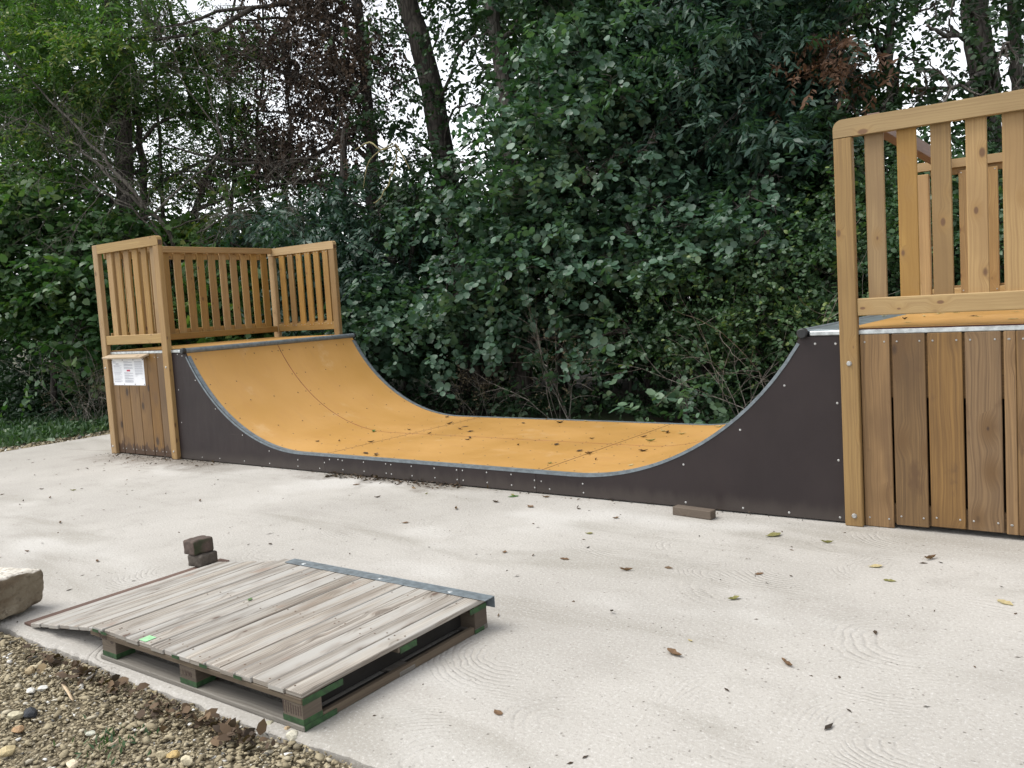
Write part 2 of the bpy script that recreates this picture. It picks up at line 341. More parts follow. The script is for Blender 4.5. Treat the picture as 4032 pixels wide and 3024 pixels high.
class MB:
    def __init__(s): s.V = []; s.F = []; s.n = 0
    def add(s, V, F):
        s.V.extend([tuple(v) for v in V]); s.F.extend([[i+s.n for i in f] for f in F]); s.n += len(V)
    def box(s, lo, hi):
        x0, y0, z0 = lo; x1, y1, z1 = hi
        s.add([(x0,y0,z0),(x1,y0,z0),(x1,y1,z0),(x0,y1,z0),(x0,y0,z1),(x1,y0,z1),(x1,y1,z1),(x0,y1,z1)],
              [(3,2,1,0),(4,5,6,7),(0,1,5,4),(1,2,6,5),(2,3,7,6),(3,0,4,7)])
    def disc(s, c, n, r, h, k=8):
        """low dome screw head"""
        c = np.array(c, float); n = np.array(n, float); n /= np.linalg.norm(n)
        a = np.cross(n, (0, 0, 1) if abs(n[2]) < .9 else (1, 0, 0)); a /= np.linalg.norm(a); b = np.cross(n, a)
        ring = [c + r*(math.cos(2*math.pi*i/k)*a + math.sin(2*math.pi*i/k)*b) for i in range(k)]
        top = [c + n*h + .65*(p-c) for p in ring]
        s.add(ring+top, [(i, (i+1) % k, (i+1) % k+k, i+k) for i in range(k)] + [tuple(range(k, 2*k))])
    def tube(s, P, R, k=6, cap=True):
        P = np.asarray(P, float); m = len(P); T = np.gradient(P, axis=0); T /= np.linalg.norm(T, axis=1)[:, None]+1e-9
        ref = np.array((.31, .95, .1)) if abs(T[0][1]) < .8 else np.array((1., .1, .1)); V = []
        for i in range(m):
            a = np.cross(T[i], ref); a /= np.linalg.norm(a); b = np.cross(T[i], a)
            for j in range(k):
                w = 2*math.pi*j/k; V.append(P[i] + R[i]*(math.cos(w)*a + math.sin(w)*b))
        F = [(i*k+j, i*k+(j+1) % k, (i+1)*k+(j+1) % k, (i+1)*k+j) for i in range(m-1) for j in range(k)]
        if cap: F += [tuple(range(k))[::-1], tuple(range((m-1)*k, m*k))]
        s.add(V, F)
    def obj(s, name, mat, parent=None, smooth=False, uv=None, origin=None): return mesh_obj(name, s.V, s.F, mat, parent, smooth, uv, origin)
def struct(o): o['kind'] = 'structure'; return o

# ================================================================== THE SETTING
SLX0, SLX1, SLY0, SLY1 = -3.40, 13.0, -3.54, 3.05
mb = MB(); mb.add([(-150, -150, -.12), (150, -150, -.12), (150, 150, -.12), (-150, 150, -.12)], [(0, 1, 2, 3)])
struct(mb.obj('ground', 'soil'))
def slab():
    xs = np.linspace(SLX0, SLX1, 420); V = []; F = []
    edge = []
    for i, x in enumerate(xs): edge.append((x, SLY0 + .014*math.sin(x*2.1) + .008*math.sin(x*7.3+1) + .004*math.sin(x*23) + rng.normal(0, .0035)))
    for x in xs[::-1]: edge.append((x, SLY1))
    n = len(edge); V = [(x, y, 0) for x, y in edge] + [(x, y-.012 if y < 0 else y, -.012) for x, y in edge] + [(x, y-.02 if y < 0 else y, -.13) for x, y in edge]
    F = [tuple(range(n))] + [(i, i+n, (i+1) % n+n, (i+1) % n) for i in range(n)] + [(i+n, i+2*n, (i+1) % n+2*n, (i+1) % n+n) for i in range(n)]
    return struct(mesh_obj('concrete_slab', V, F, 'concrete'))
slab()
def bed(name, x0, x1, y0, y1, z, mat, nx, ny, amp):
    X, Y = np.meshgrid(np.linspace(x0, x1, nx), np.linspace(y0, y1, ny)); Z = z + amp*(np.sin(X*2.3+Y)*.4 + np.sin(Y*3.1-X*.7)*.4 + rng.normal(0, .15, X.shape))
    V = np.stack([X.ravel(), Y.ravel(), Z.ravel()], 1); F = [(j*nx+i, j*nx+i+1, (j+1)*nx+i+1, (j+1)*nx+i) for j in range(ny-1) for i in range(nx-1)]
    return struct(mesh_obj(name, V, F, mat, smooth=True))
bed('gravel_bed', -6, 14, -14, -3.50, -.034, 'gravel_bed', 80, 60, .008)
bed('gravel_path', -4.15, -3.37, -3.5, 4.2, -.045, 'gravel_bed', 12, 60, .010)

# vectorised scatter of small many-faced pieces into one mesh
def fast_mesh(name, V, F, tone, mat, parent=None, origin=None, smooth=False):
    """V (n,3), F (m,3) triangles, tone (m,) face attribute"""
    org = np.array(origin if origin is not None else (0, 0, 0), float)
    me = bpy.data.meshes.new(name); V = np.ascontiguousarray(V-org, np.float32); F = np.ascontiguousarray(F, np.int32)
    me.vertices.add(len(V)); me.vertices.foreach_set('co', V.ravel()); me.loops.add(F.size); me.loops.foreach_set('vertex_index', F.ravel())
    me.polygons.add(len(F)); me.polygons.foreach_set('loop_start', np.arange(0, F.size, 3, dtype=np.int32))
    a = me.attributes.new('tone', 'FLOAT', 'FACE'); a.data.foreach_set('value', np.ascontiguousarray(tone, np.float32))
    if smooth: me.polygons.foreach_set('use_smooth', np.ones(len(F), bool))
    me.materials.append(M[mat]); me.update(calc_edges=True); me.validate()
    o = bpy.data.objects.new(name, me); return place(o, Matrix.Translation(Vector(org)), parent)
def ico():
    bm = bmesh.new(); bmesh.ops.create_icosphere(bm, subdivisions=1, radius=1); V = np.array([v.co[:] for v in bm.verts]); F = np.array([[v.index for v in f.verts] for f in bm.faces]); bm.free(); return V, F
ICV, ICF = ico()
def stones(P, S, flat=.45):
    """many angular pebbles as one vertex and face set"""
    n = len(P); V = np.repeat(ICV[None], n, 0); V = V*(1+rng.uniform(-.55, .42, (n, len(ICV), 1)))
    V = V*np.stack([rng.uniform(.75, 1.35, n), rng.uniform(.6, 1.0, n), rng.uniform(flat*.6, flat*1.2, n)], 1)[:, None]
    a = rng.uniform(0, 6.28, n); t = rng.normal(0, .35, n); ca, sa = np.cos(a), np.sin(a); ct, st = np.cos(t), np.sin(t)
    x, y, z = V[..., 0], V[..., 1], V[..., 2]; x, z = x*ct[:, None]-z*st[:, None], x*st[:, None]+z*ct[:, None]
    x, y = x*ca[:, None]-y*sa[:, None], x*sa[:, None]+y*ca[:, None]
    V = np.stack([x, y, z], -1)*S[:, None, None] + P[:, None]
    F = ICF[None] + (np.arange(n)*len(ICV))[:, None, None]
    return V.reshape(-1, 3), F.reshape(-1, 3)
def gravel():
    n = 26000; X = rng.uniform(3.1, 7.0, n); Y = SLY0-.01-np.abs(rng.gamma(1.3, .60, n)); k = Y > -4.9; X, Y = X[k], Y[k]
    S = np.clip(rng.lognormal(-4.98, .42, len(X)), .0035, .026); P = np.stack([X, Y, -.03+S*.25+rng.uniform(0, .014, len(X))], 1)
    V, F = stones(P, S); tone = np.repeat(np.clip(rng.normal(.5, .24, len(P)), 0, 1), len(ICF))
    tag(fast_mesh('gravel', V, F, tone, 'stones'), 'ochre and grey crushed gravel beside the pallet ramp', 'gravel', kind='stuff')
    n = 2600; X = rng.uniform(-4.1, -3.42, n); Y = rng.uniform(-3.4, 3.9, n); S = np.clip(rng.lognormal(-4.0, .4, n), .008, .05); P = np.stack([X, Y, -.04+S*.3], 1)
    V, F = stones(P, S); tone = np.repeat(np.clip(rng.normal(.5, .28, n), 0, 1), len(ICF))
    tag(fast_mesh('gravel_strip', V, F, tone, 'stones'), 'strip of coarse gravel along the far slab edge by the grass', 'gravel', kind='stuff')
gravel()

# ================================================================== THE SKATE RAMP
W, RAD, H0, LIP = 2.49, 2.05, .177, 1.2
TH = math.acos(1-(LIP-H0)/RAD); T_ = RAD*math.sin(TH); FL = 3.0913
XA, XB, X3 = T_, T_+FL, 2*T_+FL                 # flat starts, flat ends, right lip
S1, S2 = 2.085, 4.545                           # joints across the flat
DK = 1.225
def prof(x):
    if x < XA: d = XA-x
    elif x > XB: d = x-XB
    else: return H0
    return H0 + RAD - math.sqrt(max(0, RAD*RAD-d*d))
ramp = root('skate_ramp', (X3/2, W/2, 0), 'orange mini half-pipe with brown sides and timber platforms at both ends', 'skate ramp')
def sheet(name, x0, x1, y0, y1, dz0, dz1, mat, parent, n=40, smooth=True):
    """slab that follows the riding profile between x0 and x1, from dz0 to dz1 above it"""
    # spacing denser where it is steep
    xs = np.linspace(x0, x1, n); mb = MB(); V = []
    for x in xs:
        z = prof(x); d = 0 if XA <= x <= XB else ((x-XA) if x < XA else (x-XB)); nx, nz = -d/RAD, math.sqrt(max(0., 1-(d/RAD)**2))
        for (y, q) in ((y0, dz0), (y1, dz0), (y1, dz1), (y0, dz1)): V.append((x+nx*q, y, z+nz*q))
    F = []
    for i in range(n-1):
        for j in range(4): F.append((i*4+j, i*4+(j+1) % 4, (i+1)*4+(j+1) % 4, (i+1)*4+j))
    F += [(3, 2, 1, 0), tuple((n-1)*4+j for j in range(4))]
    mb.add(V, F); o = mb.obj(name, mat, parent, smooth=False)
    if smooth:
        o.data.polygons.foreach_set('use_smooth', [True]*len(o.data.polygons)); o.data.set_sharp_from_angle(angle=math.radians(40))
    return o
body = sheet('ramp_body', .030, X3-.030, .015, W-.015, -.10, -.013, 'body', ramp, 90)
ml, XL, XR = W/2, .008, X3-.008
rp = {}
for nm, x0, x1 in (('l', XL, S1), ('m', S1, S2), ('r', S2, XR)):
    for y0, y1 in ((.004, ml), (ml, W-.004)):
        rp[nm, y0] = sheet('ride_panel', x0+.005, x1-.005, y0+.0045, y1-.0045, -.012, 0, 'ride', ramp, 44 if nm != 'm' else 8)
for yy in (ml,):
    sheet('seam_strip', XL+.01, XR-.01, yy-.004, yy+.004, -.004, .0008, 'seam', ramp, 90)
for xx in (S1, S2): sheet('cross_seam', xx-.0035, xx+.0035, .05, W-.05, -.004, .0010, 'seam_dark', ramp, 2)
# screw rows in the riding surface
mb = MB()
for nm, x0, x1 in (('l', XL, S1), ('m', S1, S2), ('r', S2, XR)):
    cols = [x0+.05 + i*(x1-x0-.10)/9 for i in range(10)]
    for i, x in enumerate(cols):
        d = 0 if XA <= x <= XB else ((x-XA) if x < XA else (x-XB)); nv = (-d/RAD, 0, math.sqrt(1-(d/RAD)**2)); z = prof(x)
        dense = i in (0, 9)
        for y in np.linspace(.09, W-.09, 19 if dense else 8):
            mb.disc((x+rng.normal(0, .006), y+rng.normal(0, .008), z), nv, .0085, .002, 6)
        for y in (ml-.035, ml+.035): mb.disc((x, y, z), nv, .0085, .002, 6)
tag(mb.obj('surface_screws', 'screw_dark', ramp), kind='stuff')
# zinc edge strips, near and far
for yy, sgn in ((0.0, 1), (W, -1)):
    ya, yb = sorted((yy-sgn*.004, yy+sgn*.042))
    sheet('edge_strip', .035, X3-.035, ya, yb, .0015, .0045, 'galv_dull', ramp, 100)
    ya, yb = sorted((yy-sgn*.016, yy-sgn*.0125))
    sheet('edge_strip_lip', .035, X3-.035, ya, yb, -.016, .0045, 'galv_dull', ramp, 80)
# brown side panels with their own joints
def side_panel(x0, x1, ya, yb):
    n = max(4, int((x1-x0)/.05)); xs = np.linspace(x0, x1, n)
    def top(x):
        if x < .034 or x > X3-.034: return DK-.045
        return prof(x)-.006
    V = []; F = []
    for x in xs:
        for y in (ya, yb): V += [(x, y, .012), (x, y, top(x))]
    for i in range(n-1):
        a = i*4; b = a+4
        F += [(a, b, b+1, a+1), (a+2, a+3, b+3, b+2), (a+1, b+1, b+3, a+3), (a, a+2, b+2, b)]
    F += [(0, 1, 3, 2), ((n-1)*4, (n-1)*4+2, (n-1)*4+3, (n-1)*4+1)]
    return mesh_obj('side_panel', V, F, 'brown', ramp)
PS = [-.34, 2.105, 3.75, 4.53, 6.98]
pans = []
for ya, yb in ((-.012, 0.0), (W, W+.012)):
    for a, b in zip(PS[:-1], PS[1:]):
        p = side_panel(a+.0015, b-.0015, ya, yb)
        if ya < 0: pans.append(p)
# pale screw heads on the near side panels
def screws(pts, nrm, r, parent, mat='screw', name='screws', h=.003):
    mb = MB()
    for p in pts: mb.disc(p, nrm, r, h)
    return tag(mb.obj(name, mat, parent), kind='stuff')
fr = (0, -1, 0); Y = -.0122
def up(u, v, y=-.012):
    d = FWD + RGT*(u-PX0)/FPX - UPV*(v-PY0)/FPX; t = (y-CAM[1])/d[1]; return CAM + t*d
cs = lambda x, y: up(2500+x*.69258, 1200+y*.69258)
screws([cs(*q) for q in ((1023,222),(1140,222),(849,460),(1150,560),(597,712),(1157,885),(275,909),(288,1124),(614,1156),(876,1182),(1166,1210))], fr, .0080, pans[3])
ct = lambda x, y: up(1200+x*.5425, 1750+y*.5425)
screws([ct(*q) for q in ((142,132),(108,174))] + [up(300+x*.6027, 850+y*.6027) for x, y in ((690,915),(660,905),(668,1137),(688,1350),(777,1075),(908,1262),(1085,1433),(1260,1537),(1263,1618),(1098,1602),(938,1585),(823,1577),(1447,1594),(1448,1636))], fr, .0070, pans[0])
screws([ct(*q) for q in ((178,110),(240,110),(271,118),(276,184),(425,129),(430,196),(586,142),(623,147),(590,210),(628,216),(772,159),(778,228),(938,174),(944,242),(1100,186),(1105,256))], fr, .0070, pans[1])
screws([ct(*q) for q in ((1143,189),(1149,261),(1318,203),(1323,277),(1496,218),(1500,296),(1666,261),(1668,314))], fr, .0070, pans[2])
screws([ct(*q) for q in ((1715,268),(1776,325),(2016,286),(2022,351))], fr, .0070, pans[3], name='lower_screws')
# coping pipes with rubber end caps
for x in (0.0, X3):
    ys = np.linspace(-.018, W+.02, 24); mb = MB(); mb.tube([(x, y, LIP+.002) for y in ys], [.030]*24, 16, cap=True)
    cp = mb.obj('coping', 'galv_dull', ramp, smooth=True); cp.data.set_sharp_from_angle(angle=math.radians(50))
    mb = MB(); mb.tube([(x, y, LIP+.002) for y in (-.045, -.038, -.018, .0)], [.026, .033, .0335, .0335], 18); mb.obj('end_cap', 'black', cp, smooth=False)
    mb = MB(); mb.tube([(x, y, LIP+.002) for y in (W+.018, W+.045)], [.0335, .030], 14); mb.obj('end_cap', 'black', cp)
# platforms
XLO, XRO = -1.58, 8.222
for s, x0, x1 in ((-1, XLO, -.03), (1, X3+.03, XRO)):
    xa, xb = (x0, x1-.225) if s < 0 else (x0+.225, x1)
    dk = board('platform_deck', (xa, .006, DK-.020), (xb, W-.006, DK), 'ride', ramp, .0015)
    board('red_edge', (xa+.002, .002, DK-.018), (xb-.002, .006, DK-.004), 'body', dk, .0)
    pa, pb = (x1-.225, x1+.012) if s < 0 else (x0-.012, x0+.225)
    board('metal_plate', (pa+.002, .004, DK-.016), (pb-.002, W-.004, DK-.004), 'plate', dk, .001)
    for ya, yb in ((-.020, -.002), (W+.002, W+.020)):
        ta, tb = (x0+.105, x1-.012) if s < 0 else (x0+.012, x1)
        tr = MB(); tr.box((ta, ya, DK-.040), (tb, yb, DK-.012)); c_ = .006
        o = board('edge_trim', (ta, ya, DK-.040), (tb, yb, DK-.011), 'galv', dk, .005)
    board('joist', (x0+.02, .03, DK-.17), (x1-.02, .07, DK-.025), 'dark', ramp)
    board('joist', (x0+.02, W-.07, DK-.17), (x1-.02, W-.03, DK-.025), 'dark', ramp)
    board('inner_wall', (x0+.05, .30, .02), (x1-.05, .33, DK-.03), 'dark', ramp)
# guard fences --------------------------------------------------------------
RT0, RT1, RB0, RB1 = 2.370, 2.475, 1.300, 1.405
def rounded_rail(name, x0, x1, ya, yb, z0, z1, parent, round_at, mat='rail', r=.055):
    """top rail along x with one rounded upper corner"""
    pts = []
    def arc(cx, cz, a0, a1): return [(cx+r*math.cos(a), cz+r*math.sin(a)) for a in np.linspace(a0, a1, 7)]
    if round_at == 'hi': pts = [(x0, z0), (x1, z0)] + arc(x1-r, z1-r, 0, math.pi/2) + [(x0, z1)]
    else: pts = [(x0, z0), (x1, z0), (x1, z1)] + arc(x0+r, z1-r, math.pi/2, math.pi)
    n = len(pts); c = np.array([(x0+x1)/2, (ya+yb)/2, (z0+z1)/2])
    V = [(x, ya, z) for x, z in pts] + [(x, yb, z) for x, z in pts]
    F = [tuple(range(n)), tuple(range(2*n-1, n-1, -1))] + [(i, i+n, (i+1) % n+n, (i+1) % n) for i in range(n)]
    return mesh_obj(name, V, F, mat, parent, uv=(x1-x0, yb-ya, z1-z0), origin=c)
def side_fence(x0, x1, near, s, pitch=.178, first=None):
    """fence along x. s = side of the platform that meets the half-pipe (+1: at x1, -1: at x0)"""
    ya, yb = (-.060, 0.0) if near else (W, W+.060)          # posts outside the deck edge
    inner = .032
    f0, f1 = (-.058, -.022) if near else (W-.002, W+.034)   # rails face the viewer on the near fence
    sl0, sl1 = (-.021, .004) if near else (W+.010, W+.034)
    # ledger battens carry the slats
    lz = (RT0-.045, RB0+.06)
    fence = board('guard_fence', (x0+.11, .005 if near else W+.035, RT0+.01 if near else RT0-.03), (x1-.11, .035 if near else W+.058, RT0+.08 if near else RT0+.03), 'fence', ramp)
    board('ledger', (x0+.11, .005 if near else W+.035, RB0+.01 if near else RB1-.03), (x1-.11, .035 if near else W+.058, RB1-.012 if near else RB1+.02), 'fence', fence)
    bx, fx = (x0, x1-.105) if s > 0 else (x1-.105, x0)        # back corner post, front post
    for px in (bx, fx):
        top = RT0-.0015 if px == fx else (RT1 if near else RT0-.0015)
        if near or px == fx: p = board('post', (px, ya, .0 if near else .0), (px+.105, yb, top), 'fence', fence, .006)
        else: p = board('post', (px, ya, 0), (px+.105, yb, top), 'fence', fence, .006)
    a, b = (x0+.105 if near and s > 0 else x0, x1) if s > 0 else (x0, x1)
    if near and s > 0:
        board('end_block', (x0+.03, ya+.012, RT0+.004), (x0+.104, yb-.002, RT1-.004), 'endgrain', fence)
        a = x0+.1055
    rounded_rail('top_rail', a, b, ya-.001, yb-.004, RT0 if near or s > 0 else RT0+.025, RT1 if near or s > 0 else RT1-.01, fence, 'hi' if s > 0 else 'lo', r=.055 if near else .035)
    if s > 0: board('rail_end', (b+.0005, ya+.004, RT0+.004), (b+.004, yb-.010, RT1-.05), 'endgrain', fence, .001)
    board('bottom_rail', (x0+.106, ya+.010, RB0), (x1-.106, yb-.012, RB1), 'rail', fence, .005)
    for i in range(6):
        c = (first if first is not None else x0+.225) + i*pitch
        lo, hi = (c, .0045 - .022 if near else W+.008, RB1-.02+rng.uniform(-.004, .004) if near else RB1-.045), (c+.105, .0045 if near else W+.0345, RT0+.02 if near else RT0-.004)
        s_ = board('slat', lo, hi, 'fence', fence, .004)
        if not near: screws([(c+q, lo[1], z) for q in (.02, .085) for z in (hi[2]-.02, lo[2]+.02)], fr, .006, s_, name='slat_screws')
    return fence
fl = side_fence(XLO, -.233, True, 1, first=-1.360); side_fence(XLO, -.233, False, 1, first=-1.36)
frn = side_fence(X3+.233, XRO, True, -1, first=7.040); side_fence(X3+.233, XRO, False, -1, first=7.02)
def back_fence(xo, s):
    """fence across the back of a platform; s = +1 when the platform lies on its +x side"""
    a = lambda d0, d1: tuple(sorted((xo+s*d0, xo+s*d1)))
    x0, x1 = a(.0, .03)
    fence = board('guard_fence', (x0, .07, RT0-.05), (x1, W-.07, RT0+.03), 'fence', ramp)
    board('ledger', (x0, .07, RB1-.03), (x1, W-.07, RB1+.03), 'fence', fence)
    x0, x1 = a(.055, .095); board('top_rail', (x0, .005, RT0+.03), (x1, W-.003, RT1+.004), 'fence', fence, .005)
    board('bottom_rail', (x0, .005, RB0), (x1, W-.003, RB1-.025), 'fence', fence, .005)
    x0, x1 = a(.0305, .0545)
    for i in range(14): board('slat', (x0, .115+i*.1695, RB1-.045), (x1, .115+i*.1695+.103, RT0+.05), 'fence', fence, .004)
    return fence
back_fence(XLO+.005, 1); back_fence(XRO-.005, -1)
board('post', (XLO, W+.0, 0), (XLO+.105, W+.06, .5), 'fence', fl) if False else None
# cladding of the platform ends --------------------------------------------
def cladding(edges, zb, zt, mat, gap, parent_x0, parent_x1, dz=()):
    cl = board('cladding_batten', (parent_x0, .003, .80), (parent_x1, .028, DK-.045), 'cladding', ramp)
    board('lower_batten', (parent_x0, .003, .03), (parent_x1, .028, .15), 'cladding', cl)
    for i, (a, b) in enumerate(zip(edges[:-1], edges[1:])):
        z0 = zb + (dz[i] if i < len(dz) else 0)
        ga, gb = (.001 if a == 7.802 else gap/2), (.001 if b == 7.802 else gap/2)
        bd = board('board', (a+ga, -.020, z0), (b-gb, .0025, zt), mat, cl, .004)
        screws([(x, -.020, z) for x in (a+.035, b-.035) for z in (zt-.045, z0+.055)], fr, .006, bd, name='board_screws')
    return cl
cladding([-1.553, -1.346, -1.128, -.926, -.718, -.525, -.342], .012, DK-.041, 'cladding_damp', .008, XLO+.01, -.34)
cladding([6.975, 7.156, 7.349, 7.543, 7.736, 7.802, 7.995, 8.19], .035, DK-.041, 'cladding', .013, X3+.34, XRO-.01, (-.033, -.01, 0, 0, -.005, -.005))
# back ends
for xo, s in ((XLO, 1), (XRO, -1)):
    xa, xb = sorted((xo+s*.004, xo+s*.026))
    cl = board('cladding_batten', (xb if s > 0 else xa-.025, .05, .8), (xb+.025 if s > 0 else xa, W-.05, DK-.04), 'cladding', ramp)
    for i in range(12): board('board', (xa, .02+i*.2045, .02), (xb, .02+i*.2045+.196, DK-.045), 'cladding', cl)
# bolts in the near posts
screws([(6.926, -.061, 1.012), (6.929, -.061, .067)], fr, .017, frn, name='bolts', h=.010)
screws([(-1.53, -.061, 1.03), (-1.53, -.061, .09), (-.285, -.061, 1.03), (-.285, -.061, .09)], fr, .012, fl, name='bolts', h=.007)
# sloping rain hood over the notice
board('notice_hood', (-1.475, -.125, 1.150), (-.655, -.0205, 1.172), 'hood', ramp, .003, rot=Matrix.Rotation(math.radians(16), 4, 'X'))

# cross beam between the two right-hand fences
bmo = board('cross_beam', (7.045, .037, 2.402), (7.118, W+.03, 2.500), 'beam', None, .004)
tag(bmo, 'dark brown beam lying across the tops of the right platform fences', 'beam')

# ------------------------------------------------------------------ notice
nr = root('notice', (-1.115, -.0225, .82), 'three white printed sheets pinned to the left platform boards', 'notice')
pg = [(-1.447, -1.212), (-1.2135, -.988), (-.9895, -.782)]
for k, (a, b) in enumerate(pg):
    y = -.0222 - (.0008 if k == 1 else 0); n = 8; V = []
    for j in range(n+1):
        z = 1.132 - j*.31/n
        for i in range(5):
            x = a + (b-a)*i/4; V.append((x, y-.0015*math.sin(math.pi*i/4)*math.sin(math.pi*j/n), z))
    nn = len(V); V += [(x, yy+.0006, z) for x, yy, z in V]
    F = [(j*5+i, (j+1)*5+i, (j+1)*5+i+1, j*5+i+1) for j in range(n) for i in range(4)]; F += [tuple(nn+q for q in f[::-1]) for f in F]
    sh = mesh_obj('sheet', V, F, 'paper', nr)
    mb = MB(); z = 1.106
    def line(x0, x1, z, h=.0022): mb.box((x0, y-.0030, z-h), (x1, y-.0024, z))
    w = b-a
    if k == 0:
        for q in range(4): line(a+.02, a+.02+rng.uniform(.04, .07), 1.110-q*.009)
        z = 1.055
        while z > .86:
            for q in range(int(rng.integers(1, 4))):
                line(a+.035, b-.03-rng.uniform(0, .06 if q else .01), z); z -= .0062
            z -= .0075
    elif k == 1:
        z = 1.10
        while z > .845:
            for q in range(int(rng.integers(3, 6))):
                if not (.975 < z < 1.005): line(a+.018, b-.02-(rng.uniform(.02, .12) if q == 0 else rng.uniform(0, .01)), z)
                z -= .0060
            z -= .008
    else:
        z = 1.10
        while z > .955:
            for q in range(int(rng.integers(2, 4))): line(a+.02, b-.015-rng.uniform(0, .03), z); z -= .0062
            z -= .006
        line(a+.02, a+.06, .952); line(a+.02, a+.09, .944); line(a+.02, a+.065, .93); line(b-.06, b-.02, .90)
    mb.obj('printed_lines', 'ink', sh)
    if k == 0: mb = MB(); line(a+.08, a+.145, 1.075, .006); mb.obj('heading', 'ink_dark', sh)
    if k == 1: mb = MB(); line(a+.075, a+.145, 1.004, .020); mb.obj('red_mark', 'red_ink', sh)
mb = MB()
for x in (-1.435, -1.212, -.988, -.795):
    for z in (1.118, .834): mb.disc((x, -.0245, z), fr, .006, .004)
tag(mb.obj('pins', 'screw_dark', nr), kind='stuff')

# ================================================================== PALLET RAMP
PX_0, PX_1, PY_0, PY_1, PT = 4.415, 5.855, -3.515, -2.405, .147
pal = root('pallet', (5.13, -2.96, 0), 'weathered wooden pallet decked with grey boards and a metal edge', 'pallet')
nb = 15; wd_ = (PX_1-PX_0)/nb
for i in range(nb):
    j = rng.uniform(-.008, .006)
    bd = board('deck_board', (PX_0+i*wd_+rng.uniform(.001, .004), PY_0+j, PT-.022), (PX_0+(i+1)*wd_-rng.uniform(.001, .004), PY_1, PT+rng.uniform(-.002, .0015)), 'old', pal, .003, rot=Matrix.Rotation(rng.normal(0, .003), 4, 'Z'))
    pts = []
    for yy in (PY_0+.045, PY_0+.075, (PY_0+PY_1)/2-.02, (PY_0+PY_1)/2+.02, PY_1-.14):
        for q in (.025, .07):
            if rng.random() < .5: pts.append((PX_0+i*wd_+q+rng.normal(0, .004), yy+rng.normal(0, .012), PT+.0006))
    screws(pts, (0, 0, 1), .0042, bd, 'screw_dark', 'nails', .001)
for yy in (PY_0+.0, (PY_0+PY_1)/2-.045, PY_1-.095):
    st = board('stringer_board', (PX_0-.02, yy, PT-.046), (PX_1-.004, yy+.095, PT-.0225), 'pallet', pal)
    for xx in (PX_0+.075, (PX_0+PX_1)/2-.045, PX_1-.115):
        if xx > PX_1-.2 and -3.3 < yy < -2.6: xx -= .14
        bk = board('block', (xx, yy+.002, .022), (xx+.112, yy+.093, PT-.0465), 'pallet', pal, .002)
        if yy < -3.4: board('green_band', (xx-.0008, yy+.0012, .024), (xx+.1128, yy+.092, .046), 'green', bk, 0)
    bt = board('bottom_board', (PX_0+.05, yy, .001), (PX_1-.002, yy+.095, .0215), 'pallet_grey', pal)
for xx in (PX_1-.0045, ):
    board('side_rail', (xx-.10, PY_0+.10, .0225), (xx, PY_1-.1, .043), 'pallet', pal) if False else None
# cross board and green paint marks along the right-hand side
board('cross_board', (PX_1-.03, PY_0+.0955, .001), (PX_1-.005, PY_1-.0955, .034), 'pallet', pal)
board('inner_beam', (PX_1-.125, PY_0+.096, .0225), (PX_1-.085, PY_1-.096, PT-.024), 'damp', pal)  # added black beam, makes the open pallet side read as shade
board('floor_board', (PX_1-.084, PY_0+.097, .001), (PX_1-.031, PY_1-.097, .012), 'damp', pal)  # added black strip, paints the shade on the pallet floor
for y0, y1, z0, z1 in ((PY_0+.004, PY_0+.20, PT-.048, PT-.024), (PY_0+.52, PY_0+.62, PT-.05, PT-.024), (PY_1-.125, PY_1-.006, PT-.048, PT-.024), (PY_0+.004, PY_0+.16, .002, .024), (PY_1-.10, PY_1-.03, .002, .020)):
    board('green_mark', (PX_1-.0035, y0, z0), (PX_1-.0005, y1, z1), 'green', pal, 0)
board('mint_mark', (4.792, PY_0+.006, PT+.0017), (4.845, PY_0+.058, PT+.0027), 'mint', pal, 0)
for x in (4.435, 4.505, 5.06, 5.25, 5.47): board('green_mark', (x, PY_0-.0095, PT-.019), (x+.05, PY_0-.0085, PT-.006), 'green', pal, 0)
# angle strip along the far end
ang = board('metal_angle', (4.49, PY_1-.055, PT+.002), (PX_1+.035, PY_1+.012, PT+.005), 'galv_dull', pal, .0005)
board('angle_drop', (4.49, PY_1+.0125, PT-.050), (PX_1+.035, PY_1+.0155, PT+.005), 'galv_dull', ang, .0005)
screws([(x, PY_1-.03, PT+.005) for x in (4.62, 5.2, 5.66)], (0, 0, 1), .014, ang, 'galv', 'angle_rivets', .002)
# stencilled letters and strokes
def stamp(txt, x, z, size, parent, y):
    cu = bpy.data.curves.new('stamp', 'FONT'); cu.body = txt; cu.size = size; cu.extrude = .0004; cu.space_character = .95
    o = bpy.data.objects.new('stamp', cu); COL.objects.link(o); bpy.context.view_layer.update()
    me = bpy.data.meshes.new_from_object(o); bpy.data.objects.remove(o); me.materials.clear(); me.materials.append(M['stamp'])
    o2 = bpy.data.objects.new('stamp', me)
    return place(o2, Matrix.Translation((x, y, z)) @ Matrix.Rotation(math.pi/2, 4, 'X'), parent)
blk = [o for o in pal.children if o.name.startswith('block')]
stamp('SPF/40', 4.475, PT-.044, .024, pal, PY_0-.0008)
stamp('13/30', 5.105, .062, .032, pal, PY_0+.0012)
mb = MB()
for i in range(8):
    x = PX_1-.112+i*.0135; mb.box((x, PY_0+.0008, .056+rng.uniform(-.003, .004)), (x+.005, PY_0+.0016, .096+rng.uniform(-.006, .003)))
mb.obj('stamp_strokes', 'stamp', pal)

